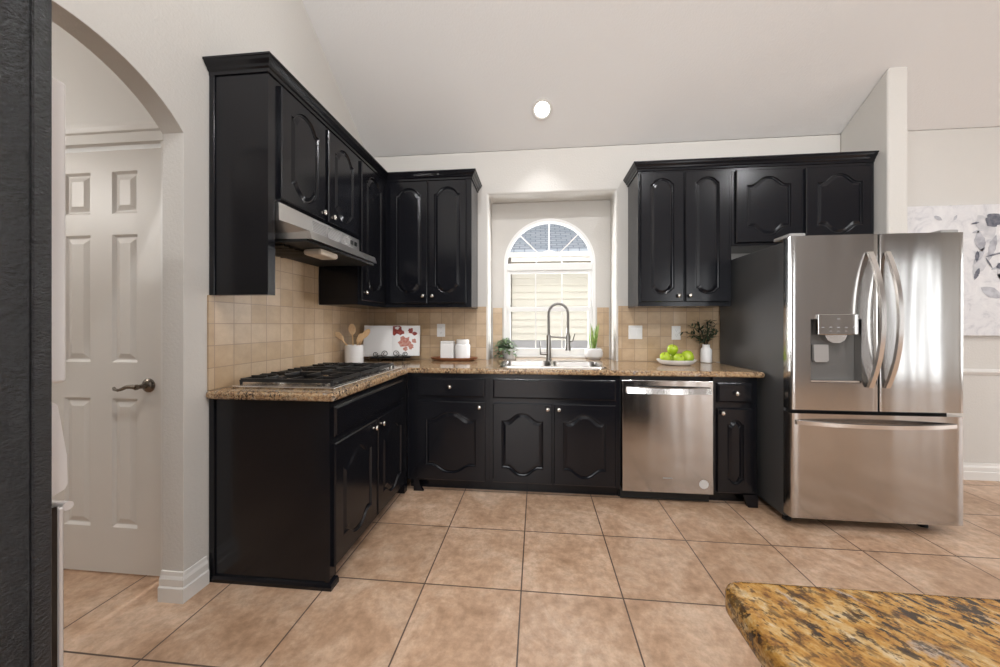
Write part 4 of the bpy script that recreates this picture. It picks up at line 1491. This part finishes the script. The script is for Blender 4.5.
obj('ledge', Box(-0.165, 0.165, -0.058, 0.0, 0.028, 0.036, 0.002), M['wire'], t, world=False)
for x in (-0.10, 0.10):
    obj('leg', tube(bmesh.new(), [(x, -0.0585, 0.0275), (x, -0.06, 0.0035)], 0.004, 6), M['wire'], t, world=False)
bm = bmesh.new()
for x in (-0.10, 0.10):
    tube(bm, [(x, -0.004, 0.0275), (x, 0.075, 0.0045)], 0.004, 6)
tube(bm, [(-0.10, 0.075, 0.0045), (0.10, 0.075, 0.0045)], 0.004, 6)
tube(bm, [(0, 0.075, 0.0045), (0, 0.062, 0.20)], 0.004, 6)
obj('back_support', bm, M['wire'], t, world=False)
bm = bmesh.new()
tube(bm, [(-0.165, -0.058, 0.030), (0.165, -0.058, 0.030)], 0.005, 6)
for sg in (-1, 1):
    sp = []
    for i in range(26):
        a = -90 + i * 22; rr = 0.030 * (1 - i / 34)
        sp.append((sg * (0.045 + rr * math.cos(math.radians(a)) * 1.0), -0.058, 0.065 + rr * math.sin(math.radians(a))))
    tube(bm, sp, 0.0032, 6)
    sp = []
    for i in range(26):
        a = 270 - i * 22; rr = 0.024 * (1 - i / 34)
        sp.append((sg * (0.125 + rr * math.cos(math.radians(a))), -0.058, 0.058 + rr * math.sin(math.radians(a))))
    tube(bm, sp, 0.0032, 6)
    tube(bm, [(sg * 0.045, -0.058, 0.035), (sg * 0.085, -0.058, 0.055), (sg * 0.125, -0.058, 0.034)], 0.0032, 6)
obj('scrollwork', bm, M['wire'], t, True, world=False)

t = thing('open_cookbook', 'open cookbook with white and red pages on the iron stand', 'book', (BX, BY, Z + 0.037), BR)
tl = Matrix.Rotation(math.radians(-14), 4, 'X')


def page(sg, th):
    """half of the open book: thin block curving to the spine"""
    bm = bmesh.new()
    n = 10; wid = 0.238; h = 0.272
    rows_ = []
    for i in range(n + 1):
        s = i / n
        x = sg * s * wid
        y = -0.016 - 0.012 * math.sin(PI * min(1, s * 1.25)) * (1 - s) + (0.004 - 0.010 * s)
        yb = -0.002
        rows_.append([bm.verts.new(tl @ Vector((x, y, 0.0))), bm.verts.new(tl @ Vector((x, yb, 0.0))), bm.verts.new(tl @ Vector((x, yb, h))), bm.verts.new(tl @ Vector((x, y, h)))])
    for A, B in zip(rows_, rows_[1:]):
        for k in range(4): bm.faces.new([A[k], A[(k + 1) % 4], B[(k + 1) % 4], B[k]])
    bm.faces.new(rows_[0]); bm.faces.new(list(reversed(rows_[-1])))
    return bm


obj('left_page', page(-1, .0), M['paper'], t, True, world=False, angle=40)
rp = obj('right_page', page(1, .0), M['paper'], t, True, world=False, angle=40)
obj('cover', None or (lambda bm: (bmesh.ops.transform(bm, matrix=tl, verts=bm.verts), bm)[1])(Box(-0.240, 0.240, -0.0015, 0.002, -0.004 + .004, 0.276)), M['paper'], t, world=False)
random.seed(5)


def blob(bm, cx_, cz_, r, n=14, rag=0.25, ecc=1.0):
    vs = []
    for k in range(n):
        a = 2 * PI * k / n; rr = r * (1 + random.uniform(-rag, rag))
        x = cx_ + rr * math.cos(a) * ecc; z = cz_ + rr * math.sin(a)
        x = min(max(x, 0.004), 0.234); z = min(max(z, 0.004), 0.268)
        s = x / 0.238
        y = -0.016 - 0.012 * math.sin(PI * min(1, s * 1.25)) * (1 - s) + (0.004 - 0.010 * s) - 0.0012
        vs.append(bm.verts.new(tl @ Vector((x, y, z))))
    bm.faces.new(vs)


bm = bmesh.new()
blob(bm, 0.03, 0.235, 0.048); blob(bm, 0.075, 0.21, 0.028); blob(bm, 0.16, 0.225, 0.022); blob(bm, 0.195, 0.20, 0.018, ecc=1.3)
obj('dark_red_print', bm, M['red'], rp, world=False)
bm = bmesh.new()
blob(bm, 0.11, 0.12, 0.052); blob(bm, 0.165, 0.08, 0.022); blob(bm, 0.19, 0.13, 0.02); blob(bm, 0.12, 0.06, 0.02)
obj('soft_red_print', bm, M['pink'], rp, world=False)

# wooden tray with two canisters
TXc, TYc = 0.842, -0.106
t = thing('serving_tray', 'oval wooden tray with raised rim under the white canisters', 'tray', (TXc, TYc, Z))
bm = lathe(bmesh.new(), [(0.0, 0.0), (0.165, 0.0), (0.190, 0.012), (0.205, 0.026), (0.200, 0.028), (0.183, 0.018), (0.160, 0.012), (0.0, 0.012)], (TXc, TYc, Z), 40, 'z', 1.05, 0.455)
obj('tray_body', bm, M['tray'], t, True, angle=50)
cz1 = Z + 0.0128
t = thing('canister', 'square sided white canister at the left on the wooden tray', 'canister', (0.787, -0.106, cz1))
obj('jar', Box(0.728, 0.846, -0.155, -0.057, cz1, cz1 + 0.140, 0.010, 3), M['ceram'], t)
obj('lid', Box(0.730, 0.844, -0.153, -0.059, cz1 + 0.1405, cz1 + 0.158, 0.006, 2), M['ceram'], t)
t = thing('canister', 'white canister with stepped lid at the right on the wooden tray', 'canister', (0.920, -0.106, cz1))
bm = lathe(bmesh.new(), [(0.0, 0.0), (0.060, 0.0), (0.065, 0.005), (0.066, 0.118), (0.060, 0.130), (0.053, 0.134), (0, 0.134)], (0.920, -0.106, cz1), 36)
obj('jar', bm, M['ceram'], t, True)
bm = lathe(bmesh.new(), [(0.0, 0.1345), (0.055, 0.1345), (0.056, 0.138), (0.056, 0.168), (0.052, 0.172), (0.0, 0.173)], (0.920, -0.106, cz1), 36)
obj('lid', bm, M['ceram'], t, True)


def leaf(bm, base, d, up, length, width, n=6, curl=0.3, fold=0.15):
    d = Vector(d).normalized(); up = Vector(up)
    sd = d.cross(up)
    sd = sd.normalized() if sd.length > 1e-4 else d.orthogonal().normalized()
    nr = sd.cross(d).normalized()
    b = Vector(base)
    rows_ = []
    for i in range(n + 1):
        s = i / n
        wv = width * math.sin(PI * min(0.98, 0.06 + 0.94 * s)) ** 0.8 / 2
        c_ = b + d * length * s - nr * curl * length * s * s
        rows_.append([bm.verts.new(c_ - sd * wv + nr * fold * wv), bm.verts.new(c_), bm.verts.new(c_ + sd * wv + nr * fold * wv)])
    for A, B in zip(rows_, rows_[1:]):
        bm.faces.new([A[0], A[1], B[1], B[0]]); bm.faces.new([A[1], A[2], B[2], B[1]])


random.seed(11)
# leafy plant left of the sink
PX, PY = 1.315, 0.125
t = thing('potted_plant', 'bushy variegated green plant in a pale pot left of the faucet', 'plant', (PX, PY, Z))
obj('pot', lathe(bmesh.new(), [(0.0, 0.0), (0.048, 0.0), (0.058, 0.05), (0.064, 0.090), (0.060, 0.092), (0.055, 0.080), (0.0, 0.078)], (PX, PY, Z), 28), M['ceramg'], t, True)
bm = bmesh.new()
for i in range(210):
    a = random.uniform(0, 2 * PI); r = random.uniform(0.0, 0.10)
    e = random.uniform(-0.5, 1.2)
    bx, by = PX - 0.040 + r * math.cos(a) * 0.9, PY - 0.005 + r * math.sin(a) * 0.8
    bz_ = Z + random.uniform(0.05, 0.185) - r * 0.35
    if abs(bx - PX) < .06 and bz_ < Z + .09 and abs(by - PY) < .062 and r < 0.055: bz_ = Z + 0.10
    leaf(bm, (bx, by, bz_), (math.cos(a), math.sin(a), e * .7), (0, 0, 1), random.uniform(0.036, 0.052), random.uniform(0.028, 0.040), 5, 0.35)
obj('foliage', bm, M['leaf'], t)

# upright plant right of the sink
PX, PY = 2.085, 0.125
t = thing('potted_plant', 'upright light green plant in a round white pot right of the faucet', 'plant', (PX, PY, Z))
obj('pot', lathe(bmesh.new(), [(0.0, 0.0), (0.050, 0.0), (0.076, 0.022), (0.083, 0.055), (0.076, 0.088), (0.062, 0.100), (0.058, 0.098), (0.070, 0.080), (0.0, 0.078)], (PX, PY, Z), 32), M['ceramg'], t, True)
bm = bmesh.new()
for i in range(17):
    a = random.uniform(0, 2 * PI); r = random.uniform(0, 0.026); tiltv = random.uniform(0.02, 0.24)
    leaf(bm, (PX + r * math.cos(a), PY + r * math.sin(a), Z + 0.075), (tiltv * math.cos(a), tiltv * math.sin(a), 1), (math.cos(a + 1.2), math.sin(a + 1.2), 0.05), random.uniform(0.17, 0.27), random.uniform(0.018, 0.028), 7, 0.05)
obj('foliage', bm, M['aloe'], t)
obj('soil', lathe(bmesh.new(), [(0.0, 0.079), (0.066, 0.080), (0.066, 0.0825), (0.0, 0.084)], (PX, PY, Z), 24), M['soil'], t)

# bowl of apples
AX, AY = 2.660, -0.262
t = thing('fruit_bowl', 'shallow oblong white dish holding green apples', 'bowl', (AX, AY, Z))
bm = lathe(bmesh.new(), [(0.0, 0.0), (0.095, 0.0), (0.125, 0.012), (0.146, 0.036), (0.148, 0.042), (0.143, 0.041), (0.120, 0.019), (0.09, 0.008), (0.0, 0.008)], (AX, AY, Z), 40, 'z', 1.0, 0.74)
obj('dish', bm, M['ceram'], t, True, angle=50)
AP = [(0.0, -0.040), (0.010, -0.039), (0.021, -0.0385), (0.030, -0.030), (0.037, -0.014), (0.040, 0.004), (0.037, 0.020), (0.029, 0.031), (0.018, 0.035), (0.009, 0.033), (0.003, 0.028), (0.0, 0.027)]


def apple_obj(loc, label, rot):
    t = thing('apple', label, 'apple', loc, group='green apples in the white dish')
    t.rotation_euler = rot
    obj('fruit', lathe(bmesh.new(), AP, (0, 0, 0), 24), M['apple'], t, True, world=False, angle=80)
    obj('stem', tube(bmesh.new(), [(0, 0, 0.0285), (0.002, 0, 0.038), (0.006, 0.001, 0.046)], [0.0016, 0.0013, 0.0018], 6), M['stem'], t, True, world=False)
    return t


a0 = apple_obj((AX - 0.084, AY, Z + 0.0565), 'green apple at the left end of the white dish', (0.3, -0.5, 0.4))
spots = [((AX - 0.001, AY - 0.043, Z + 0.0505), 'green apple at the front of the white dish between the end apples', (0.9, 0.2, 0.1)),
         ((AX + 0.080, AY - 0.006, Z + 0.0645), 'largest green apple at the right end of the white dish', (-0.3, 0.7, 1.4)),
         ((AX + 0.001, AY + 0.043, Z + 0.0505), 'green apple at the back of the white dish', (0.2, 0.1, 2.4)),
         ((AX - 0.030, AY - 0.002, Z + 0.1185), 'green apple resting on top of the pile in the white dish', (0.35, -0.35, 0.9))]
for lc, lb, rt in spots:
    c_ = copy_tree(a0, lc, lb)
    c_.rotation_euler = rt
    if 'largest' in lb: c_.scale = (1.17, 1.17, 1.17)

# vase with olive sprigs
VX, VY = 2.966, -0.082
t = thing('vase', 'small white bottle shaped vase beside the refrigerator', 'vase', (VX, VY, Z))
bm = lathe(bmesh.new(), [(0.0, 0.0), (0.036, 0.0), (0.042, 0.006), (0.043, 0.100), (0.040, 0.112), (0.030, 0.122), (0.028, 0.128), (0.028, 0.146), (0.030, 0.150), (0.025, 0.150), (0.024, 0.128), (0.0, 0.120)], (VX, VY, Z), 32)
obj('vase_body', bm, M['ceram'], t, True)
t = thing('olive_branches', 'dark green leafy branches standing in the white vase', 'branches', (VX, VY, Z + 0.125))
random.seed(23)
tips = [(-0.185, 0.0, 0.255), (-0.13, -0.03, 0.30), (-0.07, 0.02, 0.34), (-0.01, -0.03, 0.35), (0.045, 0.01, 0.345), (0.075, -0.02, 0.335), (-0.10, 0.03, 0.24), (0.04, -0.05, 0.27), (-0.04, 0.04, 0.28), (0.065, -0.03, 0.25), (-0.15, -0.05, 0.22)]
for tp in tips:
    p0 = Vector((VX + random.uniform(-.008, .008), VY + random.uniform(-.008, .008), Z + 0.126))
    p2 = Vector((VX + tp[0], VY + tp[1] - 0.01, Z + tp[2]))
    p1 = p0.lerp(p2, 0.5) + Vector((-tp[0] * 0.22, 0, 0.03))
    curve = [(p0 * (1 - s) ** 2 + p1 * 2 * s * (1 - s) + p2 * s * s) for s in [i / 8 for i in range(9)]]
    br_ = obj('branch', tube(bmesh.new(), curve, [0.0022 - 0.0012 * i / 8 for i in range(9)], 5), M['twig'], t, True)
    bm = bmesh.new()
    for i in range(2, 9):
        for q in range(3 if i < 8 else 2):
            d = (curve[i] - curve[i - 1]).normalized()
            sd = Vector((random.uniform(-1, 1), random.uniform(-1, 1), random.uniform(-.6, .8))).normalized()
            leaf(bm, curve[i], d * 0.6 + sd * 0.9, (random.uniform(-.3, .3), random.uniform(-.6, 0), 1), random.uniform(0.03, 0.052), random.uniform(0.010, 0.015), 4, 0.15)
    obj('leaves', bm, M['olive'], br_)

# ------------------------------------------------------------------ painting
t = thing('painting', 'large grey and white floral canvas hung right of the refrigerator', 'painting', (5.2, -0.02, 1.145))
PZ0, PZ1 = 1.142, 2.172
pc = obj('canvas', Box(4.40, 5.95, -0.040, -0.003, PZ0, PZ1, 0.003), M['canvas'], t)
yp = -0.0412


def petal(bm, c_, a, ln, wd, n=10, wob=0.12):
    ca, sa = math.cos(math.radians(a)), math.sin(math.radians(a))
    L_, R_ = [], []
    for i in range(n + 1):
        s = i / n
        wv = wd / 2 * math.sin(PI * s) ** .8 * (1 + random.uniform(-wob, wob))
        x, z = c_[0] + ca * ln * s, c_[1] + sa * ln * s
        L_.append((x - sa * wv, z + ca * wv)); R_.append((x + sa * wv, z - ca * wv))
    pts = L_ + R_[::-1][1:-1]
    vs = [bm.verts.new((min(p[0], 5.94), yp, min(max(p[1], PZ0 + .01), PZ1 - .01))) for p in pts]
    bm.faces.new(vs)


random.seed(3)
bm = bmesh.new()
for c_, a, ln, wd in (((5.19, 1.80), 60, .26, .14), ((5.20, 1.75), 10, .34, .16), ((5.14, 1.62), -20, .36, .14), ((5.12, 1.90), 120, .22, .12), ((5.3, 1.5), -70, .26, .12), ((5.15, 1.72), -60, .30, .12), ((4.98, 1.62), 60, .2, .09)):
    petal(bm, c_, a, ln, wd)
obj('pale_petals', bm, M['ink2'], pc)
yp -= 0.0006
bm = bmesh.new()
for c_, a, ln, wd in (((5.04, 1.80), 100, .17, .07), ((5.08, 1.72), 75, .22, .05), ((5.03, 1.52), -28, .17, .075), ((4.98, 1.70), 60, .16, .045), ((5.1, 1.66), 20, .22, .04), ((5.18, 1.58), -15, .2, .05), ((5.16, 1.90), 20, .16, .05), ((4.97, 1.95), 15, .07, .02), ((4.70, 2.09), -30, .07, .03), ((4.84, 2.05), 60, .05, .02)):
    petal(bm, c_, a, ln, wd)
obj('grey_leaves', bm, M['ink3'], pc)
yp -= 0.0006
for c_, a, ln, wd in (((5.075, 2.00), 48, .125, .105), ((4.985, 1.58), 70, .10, .03), ((5.0, 1.72), 85, .09, .03), ((5.2, 1.70), 200, .07, .05), ((5.06, 1.76), 15, .15, .014), ((4.96, 2.02), 10, .06, .016), ((5.20, 1.66), 60, .09, .06), ((5.06, 1.755), -60, .10, .012)):
    yp -= 0.0002
    bm = bmesh.new(); petal(bm, c_, a, ln, wd, 10, .2)
    obj('dark_stroke', bm, M['ink1'], pc)
